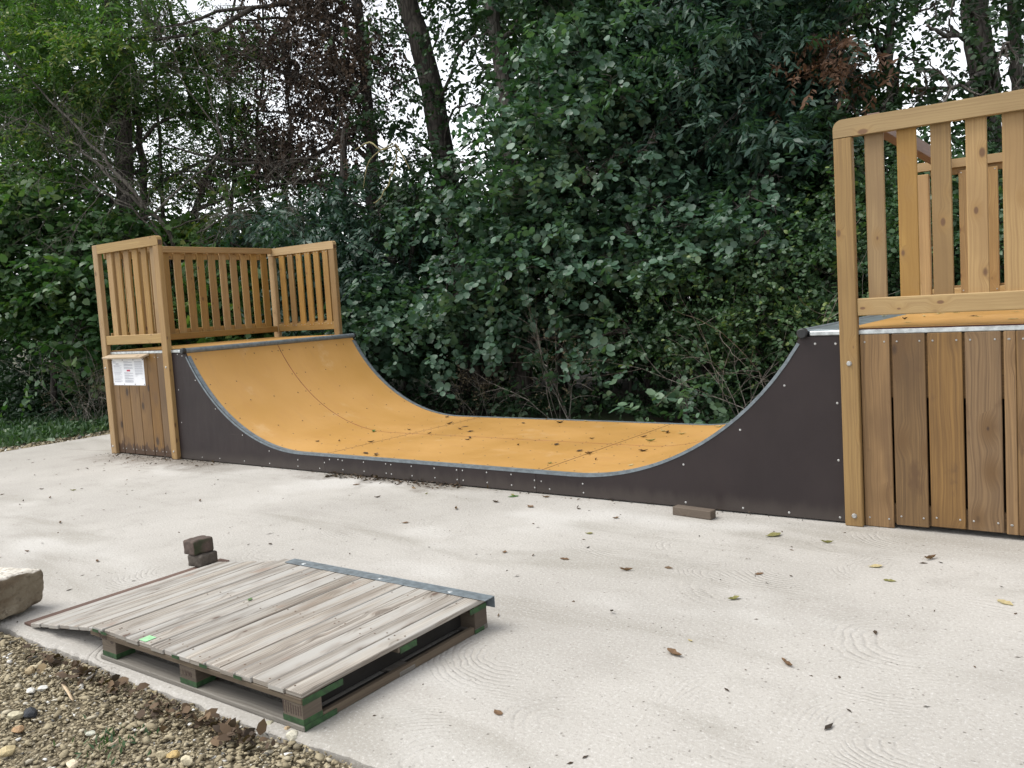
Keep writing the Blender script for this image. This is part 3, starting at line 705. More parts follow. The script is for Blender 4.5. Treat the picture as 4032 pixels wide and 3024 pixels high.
# sloping lead-in panel
rp_ = root('ramp_panel', (4.05, -2.96, 0), 'low sloping panel of grey boards leaning on the pallet', 'panel')
x0, x1, z0, z1 = 3.735, 4.408, .018, .112; ang_ = math.atan2(z1-z0, x1-x0); ln = math.hypot(x1-x0, z1-z0); nbp = 7; bw = ln/nbp
for i in range(nbp):
    c = (i+.5)*bw; cx, cz = x0+math.cos(ang_)*c, z0+math.sin(ang_)*c
    g = .006 if i in (4, 5) else .002
    bd = board('board', (cx-bw/2+g/2, -3.478+rng.uniform(-.006, .006), cz-.010), (cx+bw/2-g/2, -2.37+rng.uniform(-.01, .01), cz+.010), 'old', rp_, .003, rot=Matrix.Rotation(-ang_, 4, 'Y'))
for yy in (-3.40, -2.95, -2.52):
    board('batten', ((x0+x1)/2-ln/2+.06, yy, .045), ((x0+x1)/2+ln/2-.02, yy+.07, .058), 'pallet_grey', rp_, .002, rot=Matrix.Rotation(-ang_, 4, 'Y'))
board('toe_board', (3.640, -3.47, .0015), (3.732, -2.28, .013), 'redstrip', rp_, .002)

# ------------------------------------------------------------------ pavers, stone, timber offcut
def rough_block(name, dims, loc, rotz, mat, label, cat, amp=.01, tilt=(0, 0), bev=.012, sub=3, group=None):
    bm = bmesh.new(); bmesh.ops.create_cube(bm, size=2)
    bmesh.ops.subdivide_edges(bm, edges=bm.edges[:], cuts=sub, use_grid_fill=True); hd = Vector(dims)/2
    for v in bm.verts:      # box with softly rounded edges
        p = Vector((v.co.x*hd.x, v.co.y*hd.y, v.co.z*hd.z)); core = Vector(tuple(max(-hd[i]+bev, min(hd[i]-bev, p[i])) for i in range(3))); d = p-core
        v.co = core + (d.normalized()*bev if d.length > 1e-6 else d)
    bmesh.ops.triangulate(bm, faces=bm.faces[:])
    from mathutils import noise as mn
    for v in bm.verts:
        d = mn.noise_vector(Vector(v.co)*(.6/max(dims)*6)+Vector((loc[0]*7, loc[1]*3, 1)))*amp + mn.noise_vector(Vector(v.co)*45)*amp*.35
        v.co += d
    zmin = min(v.co.z for v in bm.verts)
    for v in bm.verts: v.co.z -= zmin
    me = bpy.data.meshes.new(name); bm.to_mesh(me); bm.free(); me.materials.append(M[mat]); me.polygons.foreach_set('use_smooth', [True]*len(me.polygons)); me.set_sharp_from_angle(angle=math.radians(70))
    o = bpy.data.objects.new(name, me); place(o, Matrix.Translation(Vector(loc)) @ Matrix.Rotation(rotz, 4, 'Z') @ Matrix.Rotation(tilt[0], 4, 'X') @ Matrix.Rotation(tilt[1], 4, 'Y'))
    return tag(o, label, cat, group)
def stone_mat():
    q = NT('limestone'); co = q.n('TexCoord').outputs['Object']; geo = q.n('NewGeometry'); sz = q.n('SeparateXYZ'); q.put(sz.inputs[0], geo.outputs['Normal'])
    a = q.noise(co, 7, 6, .7); b = q.noise(co, 26, 5, .7); st = q.noise(q.scale(co, (3, 3, 11)), 1.0, 4)
    c = q.mix(q.map(a, .35, .65), (.165, .135, .092), (.235, .20, .145)); c = q.mix(q.map(st, .48, .62), c, (.13, .095, .06)); c = q.mix(q.math('MULTIPLY', q.map(b, .52, .7), .7), c, (.07, .05, .032))
    top = q.math('MULTIPLY', q.map(sz.outputs[2], .55, .9), q.map(b, .75, .4))  # upward faces painted paler, light from above put into the colour
    c = q.mix(top, c, (.62, .58, .52)); q.base(c); q.rough(.9); q.bump(q.math('ADD', a, q.math('MULTIPLY', b, .6)), .9, .02); return q.m
M['limestone'] = stone_mat()
def paver_mat(name, a, b, moss):
    q = NT(name); co = q.n('TexCoord').outputs['Object']; n = q.noise(co, 30, 5, .7); w = q.noise(co, 7, 4)
    geo = q.n('NewGeometry'); sx = q.n('SeparateXYZ'); q.put(sx.inputs[0], geo.outputs['True Normal'])
    c = q.mix(q.map(n, .35, .65), a, b)
    f = q.math('MULTIPLY', q.map(w, .38, .6), q.map(sx.outputs[0], .3, .8)) if moss else 0.0
    c = q.mix(q.math('MULTIPLY', f, .9) if moss else 0.0, c, (.020, .028, .009)); q.base(c); q.rough(.9); q.bump(n, .6, .01); return q.m
M['paver_a'] = paver_mat('mossy_paver', (.060, .042, .034), (.095, .066, .054), True)
M['paver_b'] = paver_mat('brown_paver', (.058, .047, .038), (.095, .080, .066), False)
rough_block('paving_brick', (.120, .135, .074), (3.655, -2.415, .013), math.radians(8), 'paver_b', 'lower grey-brown paving brick of the pair on the red strip', 'brick', .004, sub=11)
rough_block('paving_brick', (.120, .138, .090), (3.632, -2.420, .086), math.radians(-3), 'paver_a', 'upper mossy paving brick balanced on the other brick', 'brick', .004, tilt=(0, math.radians(-2)), sub=11)
rough_block('limestone_block', (.40, .52, .205), (3.335, -3.575, 0), math.radians(16), 'limestone', 'rough tan limestone block beside the sloping board panel', 'stone block', .024, bev=.032, sub=17)
ob = board('timber_offcut', (5.785, -.235, .0015), (6.075, -.163, .058), 'block', None, .003, rot=Matrix.Rotation(math.radians(-7), 4, 'Z')); tag(ob, 'short brown timber offcut lying by the brown ramp side', 'timber')

# ================================================================== VEGETATION
LEAF = {   # outline (along, across, lift), triangles
 'round': (np.array([(0,0,0),(.22,.36,.03),(.62,.48,.05),(.96,.26,.02),(.90,0,-.03),(.96,-.26,.02),(.62,-.48,.05),(.22,-.36,.03),(.5,0,-.06)]), np.array([(0,1,8),(1,2,8),(2,3,8),(3,4,8),(4,5,8),(5,6,8),(6,7,8),(7,0,8)])),
 'ovate': (np.array([(0,0,0),(.28,.32,.05),(.66,.28,.04),(1,0,-.05),(.66,-.28,.04),(.28,-.32,.05)]), np.array([(0,1,5),(1,2,4),(1,4,5),(2,3,4)])),
 'maple': (np.array([(0,0,0),(.12,.50,.05),(.42,.30,.0),(.62,.52,.06),(.70,.18,.0),(1,0,-.08),(.70,-.18,.0),(.62,-.52,.06),(.42,-.30,0),(.12,-.50,.05)]), np.array([(0,1,2),(0,2,8),(0,8,9),(2,3,4),(2,4,6),(2,6,8),(6,7,8),(4,5,6)])),
 'lance': (np.array([(0,0,0),(.42,.17,.03),(1,0,-.06),(.42,-.17,.03)]), np.array([(0,1,3),(1,2,3)])),
}
def nrm(a): return a/(np.linalg.norm(a, axis=-1, keepdims=True)+1e-9)
class Foliage:
    """collects leaves for one crown"""
    def __init__(s, shape): s.shape = shape; s.P = []; s.T = []; s.N = []; s.S = []; s.C = []
    def put(s, P, T, N, S, C):
        s.P.append(P); s.T.append(T); s.N.append(N); s.S.append(S); s.C.append(C)
    def clump(s, c, R, n, nl=9, length=.35, size=.08, droop=.25, up=.75, out=.55, jit=.45, tone=.5, hollow=2.0, pair=False, bough=.62, nper=26, bfrac=.84, bvar=.14):
        """n sprays of nl leaves in an ellipsoid of radii R"""
        c = np.array(c, float); R = np.array(R, float)
        d = nrm(rng.normal(size=(n, 3))); rr = rng.random(n)**(1/hollow)
        lump = 1 + .28*np.sin(d[:, 0]*5+c[0]*3) * np.sin(d[:, 2]*6+c[2]*5) + rng.normal(0, .10, n)
        O = c + d*R*(rr*lump)[:, None]
        if bough:            # most sprays sit on layered boughs, with darker gaps between them
            nb = max(3, int(n/nper)); bi = rng.integers(0, nb, n); bc = O[:nb][bi]; off = rng.normal(0, 1, (n, 3))*np.array((.5, .5, .10))*bough
            q = rng.random(n) < bfrac; off[:, 2] -= .32*(off[:, 0]**2+off[:, 1]**2)/bough
            O = np.where(q[:, None], bc+off, O); btone = rng.normal(0, bvar, nb)[bi]
        else: btone = 0
        D = nrm(d*.9 + rng.normal(0, .55, (n, 3)) + np.array((0, 0, -droop)))
        L = length*rng.uniform(.6, 1.25, n)
        t = (np.arange(nl)+.6)/nl; t = t[None] + (0 if pair else rng.normal(0, .03, (n, nl)))
        side0 = nrm(np.cross(D, np.array((0, 0, 1.0))+rng.normal(0, .35, (n, 3))))
        sg = np.where(np.arange(nl) % 2 == 0, 1, -1)[None, :, None]
        if pair: t = (np.floor(np.arange(nl)/2)*2+1)[None]/nl + np.zeros((n, nl))
        P = O[:, None] + D[:, None]*(L[:, None]*t)[..., None] + np.array((0, 0, -1.0))*((L[:, None]*t)**2*droop*.9)[..., None]
        T = nrm(D[:, None]*.55 + side0[:, None]*sg*.95 + rng.normal(0, .22, (n, nl, 3)) + np.array((0, 0, -droop*.7)))
        outv = nrm(d*np.array((1, 1, .6)))
        N = outv[:, None]*out + np.array((0, 0, up)) + rng.normal(0, jit, (n, nl, 3))
        N = nrm(N - T*(N*T).sum(-1, keepdims=True))
        S = size*np.clip(rng.normal(1, .10, n)[:, None]*rng.normal(1, .30, (n, nl)), .4, 1.45)
        C = np.clip(tone + (btone + rng.normal(0, .10, n))[:, None] + rng.normal(0, .16, (n, nl)), 0, 1)
        s.put(P.reshape(-1, 3), T.reshape(-1, 3), N.reshape(-1, 3), S.ravel(), C.ravel())
    def obj(s, name, mat, parent=None, origin=None):
        P, T, N, S, C = (np.concatenate(x) for x in (s.P, s.T, s.N, s.S, s.C))
        k = P[:, 2] > .0; P, T, N, S, C = P[k], T[k], N[k], S[k], C[k]
        B = np.cross(N, T); V0, F0 = LEAF[s.shape]; wv = rng.uniform(.85, 1.12, len(P))
        curl = rng.normal(0, .10, len(P))
        V = P[:, None] + S[:, None, None]*(T[:, None]*V0[None, :, :1] + B[:, None]*V0[None, :, 1:2]*wv[:, None, None] + N[:, None]*(V0[None, :, 2:3] + curl[:, None, None]*(V0[None, :, :1]-.4)**2*2))
        F = F0[None] + (np.arange(len(P))*len(V0))[:, None, None]
        return fast_mesh(name, V.reshape(-1, 3), F.reshape(-1, 3), np.repeat(C, len(F0)), mat, parent, origin)
def curve(pts, n=14, wob=.0):
    """smooth path through points"""
    P = np.array(pts, float); m = len(P); t = np.linspace(0, m-1, n); out = []
    for q in t:
        i = min(int(q), m-2); f = q-i; p0 = P[max(i-1, 0)]; p1 = P[i]; p2 = P[i+1]; p3 = P[min(i+2, m-1)]
        out.append(.5*((2*p1) + (-p0+p2)*f + (2*p0-5*p1+4*p2-p3)*f*f + (-p0+3*p1-3*p2+p3)*f**3))
    out = np.array(out)
    if wob: out[1:-1] += rng.normal(0, wob, (n-2, 3))
    return out
def twigs(mb, base, d, length, r, depth=2, droop=.0, spread=.7, k=4):
    """recursive bare branch"""
    n = 7; P = [np.array(base, float)]; d = nrm(np.array(d, float))
    for i in range(n-1):
        d = nrm(d + rng.normal(0, .13, 3) + np.array((0, 0, -droop*.12))); P.append(P[-1]+d*length/(n-1))
    mb.tube(P, np.linspace(r, r*.35, n), k, cap=False)
    if depth > 0:
        for i in range(2, n):
            for _ in range(rng.integers(1, 3)):
                dd = nrm(d + rng.normal(0, spread, 3)); twigs(mb, P[i], dd, length*rng.uniform(.3, .55), r*.5, depth-1, droop, spread, 3 if depth < 2 else k)
def ground_at(u, t):
    """ground point under frame column u at depth t"""
    p = at(u, 1500, t); return np.array((p[0], p[1], -.12))
EDGE_U = [-600, 0, 800, 1500, 2400, 3000, 4032, 4700]; EDGE_T = [14.6, 14.0, 13.3, 12.5, 10.7, 9.4, 8.1, 7.8]
def te(u): return float(np.interp(u, EDGE_U, EDGE_T))
def cl(u, v, dt, ru, rv, rd=None):
    """clump centre and radii; dt = metres behind the wood's edge"""
    t = te(u)+dt; c = at(u, v, t); rx = ru*t/FPX; rz = rv*t/FPX; rd = rd or min(.9, .6*(rx+rz)/1.6)
    # radii along world axes: edge of the wood runs roughly along x
    ax, ay = abs(RGT[0])*rx + abs(FWD[0])*rd*.8, abs(RGT[1])*rx*.8 + abs(FWD[1])*rd
    return c, (min(ax, rx*1.05+.1), min(ay, rd+rx*.3), rz)
def tree(name, label, group, base, trunk, r0, r1, clumps, fol, leafmat, bark='bark', limbs=True, cat='tree', sides=10, extra=None, dens=1.0, **kw):
    """trunk: list of points from the ground up; clumps: (u, v, dt, ru, rv[, density])"""
    rt = root(name, base, label, cat, group)
    mb = MB(); P = curve(trunk, 22, .015); R = np.linspace(r0, r1, len(P)); R[0] *= 1.35; R[1] *= 1.12
    mb.tube(P, R, sides)
    F = Foliage(fol)
    for c_ in clumps:
        c, rad = cl(*c_[:5]); d = (c_[5] if len(c_) > 5 else 1.0)*dens
        vol = 4/3*math.pi*rad[0]*rad[1]*rad[2]; area = math.pi*rad[0]*rad[2]
        n = int((18 + 62*area + 30*vol)*d)
        F.clump(c, rad, n, **kw)
        if limbs:
            i = int(np.argmin([abs(p[2]-(c[2]-.25*abs(c[0]-p[0])-.3)) for p in P])); i = min(max(i, 2), len(P)-2)
            q = P[i]; mid = (q+c)/2 + np.array((0, 0, .25)) + rng.normal(0, .12, 3); rr = min(R[i]*.55, .012+.03*np.linalg.norm(c-q)/2.5)
            lp = curve([q, mid, c, c+(c-mid)*.5], 12, .02); mb.tube(lp, np.linspace(rr, rr*.22, 12), 6)
            for _ in range(5):
                j = rng.integers(5, 11); twigs(mb, lp[j], nrm(lp[-1]-lp[5])+rng.normal(0, .8, 3), rng.uniform(.3, .8)*max(rad), rr*.35, 1)
    if extra: extra(mb)
    mb.obj('trunk', bark, rt, smooth=True, origin=base)
    F.obj('crown', leafmat, rt, origin=base)
    return rt
def trunk_px(pts, t, u_base, extra_t=0):
    """trunk path: frame positions from the base upward at depth t"""
    b = ground_at(u_base, t); return b, [b] + [at(u, v, t+extra_t) for u, v in pts]
G = 'broadleaf trees behind the ramp'
# --- alders in the middle
b, tp = trunk_px([(2035, 1100), (2010, 600), (1985, 330), (1935, 30), (1890, -350)], te(2000)+1.3, 2050)
tree('alder_tree', 'round-leaved alder with grey trunk rising behind the middle of the ramp', G, b, tp, .17, .10,
     [(1960,740,.1,230,110),(2120,480,.3,220,160),(2350,400,.3,180,150),(2250,720,.5,250,160),(2450,640,.4,190,190),(2100,950,.4,300,150),(2400,930,.5,250,140),(2130,290,.8,120,130),(2250,150,.9,240,150),(2480,200,1.2,220,190),(2150,-150,1.2,330,200),(2500,-200,1.3,300,200),(2280,560,1.6,330,280,.5),(2230,200,1.9,190,260,.6)],
     'round', 'alder', 'bark_grey', size=.082, nl=10, length=.42, up=.8, out=.65, jit=.42, droop=.35, dens=1.2, bough=.8, nper=44, bfrac=.93, bvar=.22)
b, tp = trunk_px([(1870, 1400), (1800, 1250), (1750, 1150)], te(1850)+.9, 1880)
tree('alder_tree', 'low spreading alder boughs just past the far end of the left curve', G, b, tp, .09, .03,
     [(1500,1270,-.1,150,150),(1780,1170,0,190,110),(1850,1000,.1,170,70),(1960,1240,.4,170,130),(2120,1200,.5,140,120),(2320,1320,.2,100,150),(2290,1060,.2,120,70),(1730,830,.1,130,75),(1600,1180,.6,200,120)],
     'round', 'alder', 'bark', size=.086, nl=10, length=.42, up=.8, out=.65, jit=.42, droop=.4, dens=1.2, bough=.75, nper=40, bfrac=.93, bvar=.2)
b, tp = trunk_px([(2770, 1100), (2760, 800), (2720, 400), (2690, 0), (2660, -300)], te(2750)+1.5, 2780)
tree('alder_tree', 'alder with hanging round leaves left of the right platform', G, b, tp, .12, .07,
     [(2600,800,.3,120,130),(2920,800,.5,150,110),(2740,930,.3,200,80),(3030,700,.9,140,130),(2960,950,.4,150,80),(2620,1010,.3,120,90),(2560,560,.6,130,140),(3050,880,.8,160,120)],
     'round', 'alder', 'bark', size=.075, nl=10, length=.4, up=.75, out=.6, jit=.45, droop=.35)
# --- ashes
b, tp = trunk_px([(3020, 1000), (3000, 650), (2970, 300), (2945, 0), (2920, -400)], te(3000)+1.9, 3030)
tree('ash_tree', 'dark ash with feathery leaves and straight trunk left of the right fence', G, b, tp, .20, .13,
     [(2750,230,.8,210,200),(2960,130,1,200,200),(2900,450,.9,190,160),(2700,500,1,150,130),(3130,260,1.5,170,240),(3090,520,1.3,170,150),(2850,-150,1.2,350,200),(3200,-100,1.8,250,200),(2650,30,1.3,200,170),(2900,300,2.0,320,330)],
     'lance', 'ash', 'bark', size=.115, nl=11, length=.34, up=.7, out=.55, jit=.3, droop=.5, pair=True, dens=1.5)
b, tp = trunk_px([(1330, 1300), (1320, 1050), (1340, 800), (1360, 500)], te(1350)+1.4, 1340)
tree('ash_tree', 'dark drooping ash just behind the left platform fence', G, b, tp, .12, .05,
     [(1250,950,.6,160,200),(1420,980,.7,160,210),(1350,760,1.,170,120),(1470,1180,.9,130,150),(1180,1130,.9,140,150),(1330,1270,.9,160,160),(1080,880,1.2,150,140),(1560,880,1.3,130,130),(1560,1050,1.1,140,120)],
     'lance', 'ash', 'bark', size=.115, nl=11, length=.34, up=.65, out=.5, jit=.32, droop=.65, pair=True, dens=1.45)
# --- leaning tree with sky round it
b, tp = trunk_px([(1855, 1350), (1810, 1000), (1762, 740), (1720, 450), (1665, 200), (1597, 0), (1490, -320)], te(1800)+2.1, 1860)
tree('leaning_tree', 'tall dark tree leaning left against the bright sky', G, b, tp, .225, .17,
     [(1560,330,.9,150,140,.38),(1640,620,1.0,150,120,.40),(1850,420,1.2,130,160,.36),(1830,640,1.,120,110,.45),(1880,150,1.0,120,150,.42),(1480,520,1.2,130,150,.42),(1500,130,1.3,120,120,.4),(1700,-150,1.3,300,160,.7),(1590,780,.9,170,80,.7),(1740,120,1.6,120,150,.3)],
     'ovate', 'under', 'bark', size=.068, nl=10, length=.36, up=.5, out=.4, jit=.6, droop=.5, dens=1.25)
# --- tree with withered brown leaves
def brown_extra(mb):
    for _ in range(44):
        u, v = rng.uniform(960, 1560), rng.uniform(40, 720); p = at(u, v, te(u)+2.3); twigs(mb, p, (rng.normal(-.2, .5), rng.normal(0, .4), rng.uniform(-.5, .8)), rng.uniform(.7, 1.5), .014, 2)
    for pts in ([(1440, 120), (1300, 60), (1120, 10), (960, -60)], [(1460, 420), (1250, 330), (1050, 260), (880, 180)], [(1470, 640), (1330, 520), (1200, 460), (1080, 440)], [(1420, 160), (1180, 20), (900, 40), (700, 90), (480, 170)], [(1000, 30), (820, 120), (640, 150), (470, 140)], [(1450, 500), (1150, 640), (900, 640), (640, 560)]):
        P = curve([at(u, v, te(1300)+2.0) for u, v in pts], 12, .03); mb.tube(P, np.linspace(.05, .015, 12), 6)
b, tp = trunk_px([(1490, 1200), (1470, 800), (1450, 450), (1420, 150), (1380, -250)], te(1450)+2.2, 1500)
tree('withered_tree', 'tree full of withered brown leaves above the left platform', G, b, tp, .13, .08,
     [(1120,110,1.8,190,130,.9),(1360,200,1.8,150,170,1.),(1310,440,1.9,170,130,.9),(1180,300,2.2,190,150,.8),(1400,620,1.9,110,120,.6),(980,80,2.2,150,120,.5),(1250,-100,2,300,150,1.),(1210,590,2.2,170,110,.9),(1080,440,2.3,150,140,.8),(1460,330,2.4,120,220,.45),(1010,620,2.4,150,110,.5),(830,690,2.2,130,70,.5)],
     'ovate', 'brownleaf', 'bark', size=.056, nl=11, length=.4, up=.15, out=.3, jit=.8, droop=1.0, extra=brown_extra, dens=1.4)
# --- maples on the left
b, tp = trunk_px([(500, 900), (490, 560), (470, 350), (455, 180), (440, -60), (420, -350)], te(480)+2.0, 520)
def maple_extra(mb):
    for pts, r in (([(560, 900), (555, 620), (530, 400), (515, 200), (500, -50)], .075), ([(490, 560), (380, 420), (250, 330), (80, 250)], .05), ([(455, 300), (330, 180), (150, 90), (-50, 60)], .045), ([(790, 520), (740, 350), (690, 150), (640, -60)], .055), ([(800, 480), (820, 300), (770, 120), (700, 0)], .04), ([(640, 900), (630, 600), (610, 250), (600, -60)], .04), ([(900, 900), (915, 600), (900, 300), (930, -60)], .045), ([(1020, 900), (1010, 560), (1040, 260), (1030, -60)], .035), ([(1120, 900), (1140, 560), (1130, 200), (1160, -60)], .03)):
        P = curve([at(u, v, te(400)+2.1) for u, v in pts], 14, .02); mb.tube(P, np.linspace(r, r*.5, 14), 7)
tree('maple_tree', 'tall many-stemmed maple at the left edge with light green leaves', G, b, tp, .17, .11,
     [(130,70,.8,250,150),(420,140,.6,180,190),(180,400,1.2,240,190),(620,60,1.8,170,130,.8),(760,230,2.2,170,190,1.),(600,380,2.6,190,190,1.),(130,650,1.,220,190),(430,690,2.2,200,130,.8),(300,250,1.5,200,150,.7),(-150,300,1.2,200,300),(250,-200,1.3,500,180),(-100,650,1.2,200,250),(900,450,2.5,160,190,.95),(700,640,2.6,190,130,.95),(980,180,2.6,140,160,.8),(1050,640,2.8,160,130,.7),(1250,700,2.9,160,90,.7)],
     'lance', 'maple', 'bark', size=.085, nl=14, length=.45, up=.6, out=.4, jit=.7, droop=.4, extra=maple_extra, dens=1.75, tone=.6)
b, tp = trunk_px([(760, 1300), (740, 1000), (790, 760), (860, 600)], te(750)+2.2, 770)
tree('maple_tree', 'lower leafy maple standing right behind the left platform fence', G, b, tp, .10, .04,
     [(600,980,1.2,190,110,.9),(800,1000,1.2,170,110,1.),(960,980,1.3,150,140,.9),(700,1180,1.2,220,140,1.2),(920,1180,1.2,190,150,1.2),(500,1100,1.2,160,140,1.2),(1050,1230,1.2,150,130,1.2),(760,820,1.9,180,90,.55),(980,780,1.9,130,110,.6),(480,900,1.5,150,100,.8),(560,1330,1.4,200,140,1.2),(850,1360,1.5,250,140,1.2)],
     'maple', 'maple', 'bark', size=.10, nl=10, length=.45, up=.75, out=.55, jit=.48, droop=.4, dens=1.0, tone=.6)
b, tp = trunk_px([(210, 1450), (230, 1200), (240, 1000)], te(200)+.9, 200)
tree('hazel_bush', 'large hazel bush with layered leaves left of the left platform', 'bushes along the wood edge', b, tp, .06, .03,
     [(120,940,.3,210,170),(310,1080,.1,170,190),(140,1180,.4,200,140),(300,1310,.0,120,100),(-150,1050,.4,200,300),(200,820,.6,200,120),(380,930,.5,130,150)],
     'ovate', 'hazel', 'bark', cat='bush', size=.115, nl=10, length=.5, up=.85, out=.6, jit=.45, droop=.3, dens=1.2)
# --- small-leaved shrubs on the right
def shrub(label, u0, clumps, dens=1.35, tone=.5, size=.052, bark='bark', mat='shrub'):
    b, tp = trunk_px([(u0, 1400), (u0-10, 1150)], te(u0)+.7, u0)
    return tree('privet_shrub', label, 'bushes along the wood edge', b, tp, .03, .015, clumps, 'ovate', mat, bark, cat='shrub', sides=6, size=size, nl=12, length=.36, up=.6, out=.55, jit=.5, droop=.15, dens=dens, tone=tone)
shrub('small-leaved green shrub left of the brown right-hand curve', 2660, [(2650,1150,.3,150,170),(2800,1070,.4,170,150),(2690,1330,.3,140,150),(2820,1270,.3,150,160),(2590,1330,.6,110,130),(2760,1480,.4,150,120)])
shrub('small-leaved shrub rising behind the right-hand coping', 3060, [(3000,1180,.3,160,190),(3140,1040,.4,150,230),(2960,1400,.4,170,140),(3180,1300,.4,150,190),(3080,1500,.6,220,130),(3230,1130,.5,120,220)], tone=.55)
shrub('dense small-leaved shrub seen through the near slats of the right fence', 3560, [(3390,920,.6,160,270),(3580,950,.6,170,280),(3460,660,.9,170,120),(3640,680,.9,150,130),(3420,1250,.7,180,150),(3600,1250,.7,180,150),(3330,620,1.2,110,150,.8)])
shrub('dense small-leaved shrub at the right edge behind the fence', 3900, [(3780,930,.6,170,280),(3980,900,.6,160,290),(3850,640,.9,170,120),(4020,600,1.,150,130),(3800,1250,.7,180,150),(4050,1200,.7,180,160),(4250,800,.7,200,330),(4450,900,.7,220,300)])
# --- thin trees against the sky at upper right
b, tp = trunk_px([(3900, 900), (3880, 380), (3850, 150), (3835, 0), (3820, -350)], te(3850)+3.6, 3910)
tree('poplar_tree', 'thick dark trunk standing against the sky above the right fence', G, b, tp, .21, .17,
     [(3720,130,.8,120,150,.32),(3800,330,1.0,140,110,.42),(3950,200,1.0,120,150,.30),(3780,-120,1.3,300,150,.8),(3950,400,1.2,120,90,.5),(3690,350,1.4,110,120,.38)],
     'ovate', 'under', 'bark_grey', size=.062, nl=10, length=.34, up=.5, out=.4, jit=.6, droop=.4)
b, tp = trunk_px([(4040, 900), (4010, 400), (3995, 150), (3985, -300)], te(4000)+4.0, 4050)
tree('poplar_tree', 'slim grey trunk at the upper right corner of the picture', G, b, tp, .105, .085,
     [(4080,120,1.3,120,200,.4),(4100,350,1.3,120,150,.5),(4200,0,1.3,250,250,.8)], 'ovate', 'under', 'bark_grey', size=.062, nl=10, length=.34, up=.5, out=.4, jit=.6, droop=.4)
b, tp = trunk_px([(3520, 800), (3510, 450), (3500, 200), (3520, -20), (3540, -300)], te(3500)+3.0, 3530)
def rust_extra(mb):
    P = curve([at(3500, 330, te(3500)+3.0), at(3440, 150, te(3500)+2.6), at(3400, 60, te(3500)+2.2)], 10, .01); mb.tube(P, np.linspace(.04, .015, 10), 6)
tree('thin_tree', 'thin pale trunk with thin foliage above the right fence corner', G, b, tp, .065, .05,
     [(3360,430,1.2,150,120,.75),(3480,420,1.3,120,130,.55),(3590,250,1.6,120,130,.38),(3400,40,1.2,150,130,.6),(3600,60,1.4,130,130,.45),(3560,450,1.6,130,110,.6),(3480,-150,1.4,260,140,.8)],
     'ovate', 'shrub', 'bark_grey', size=.062, nl=10, length=.34, up=.5, out=.4, jit=.6, droop=.4, extra=rust_extra)
b, tp = trunk_px([(3280, 900), (3270, 500), (3300, 200), (3320, -100)], te(3280)+1.5, 3290)
tree('rusty_tree', 'slender tree with a rust-brown dying branch left of the right fence', G, b, tp, .055, .03,
     [(3290,190,.9,80,60,.9),(3330,290,.9,60,50,.9),(3210,150,1.1,70,50,.6),(3360,240,1.0,60,50,.6),(3160,200,1.2,50,40,.6)],
     'lance', 'rustleaf', 'bark', size=.09, nl=11, length=.3, up=.4, out=.4, jit=.5, droop=.6, pair=True)

# --- dead tree with bare twigs on the left
def dead():
    t = te(400)+.4; b = ground_at(760, t+.6); rt = root('dead_tree', b, 'leaning dead tree with bare bleached twigs above the left platform', 'tree', None); mb = MB()
    mains = [([(760, 1500), (700, 1000), (560, 800), (420, 640), (280, 480), (100, 300), (-60, 130)], .075), ([(560, 820), (380, 640), (200, 520), (0, 450)], .05), ([(700, 960), (850, 880), (1000, 790), (1150, 740)], .035), ([(620, 900), (480, 800), (330, 740), (120, 770)], .028), ([(680, 1000), (520, 820), (420, 760), (280, 650), (210, 560)], .03), ([(640, 930), (800, 850), (950, 860), (1150, 830)], .022), ([(560, 860), (760, 700), (880, 560), (760, 380), (690, 240), (620, 100)], .034), ([(880, 560), (830, 380), (760, 200), (700, 80)], .026), ([(700, 980), (900, 900), (1100, 870), (1300, 700)], .02), ([(1150, 740), (1290, 600), (1420, 560), (1500, 600)], .018)]
    for pts, r in mains:
        P = curve([at(u, v, t + .3*math.sin(u*.01)) if v < 1400 else b for u, v in pts], 20, .02); mb.tube(P, np.linspace(r*.58, r*.14, 20), 7)
        for _ in range(8):
            j = rng.integers(5, 20); twigs(mb, P[j], np.array((rng.normal(.1, .7), rng.normal(-.1, .4), rng.normal(.15, .5))), rng.uniform(.6, 1.6), .0075, 2, .4)
    mb.obj('trunk', 'bark_twig', rt, smooth=True, origin=b)
    mb = MB(); t2 = te(1480)-.1; q = [at(1500, 590, t2), at(1560, 570, t2), at(1545, 680, t2), at(1510, 760, t2), at(1470, 800, t2)]
    mb.tube(curve(q, 12, .01), np.linspace(.012, .009, 12), 5); mb.tube(curve([q[1], at(1600, 640, t2), at(1612, 665, t2)], 8), np.linspace(.014, .010, 8), 5)
    mb.tube(curve([at(1400, 590, t2+.6), at(1455, 560, t2+.3), q[0], q[1]], 10), np.linspace(.014, .012, 10), 5); mb.tube(curve([q[0], at(1450, 640, t2), at(1430, 740, t2)], 8), np.linspace(.01, .006, 8), 5)
    mb.obj('lichen_branch', 'lichen', rt, smooth=True, origin=b)
dead()
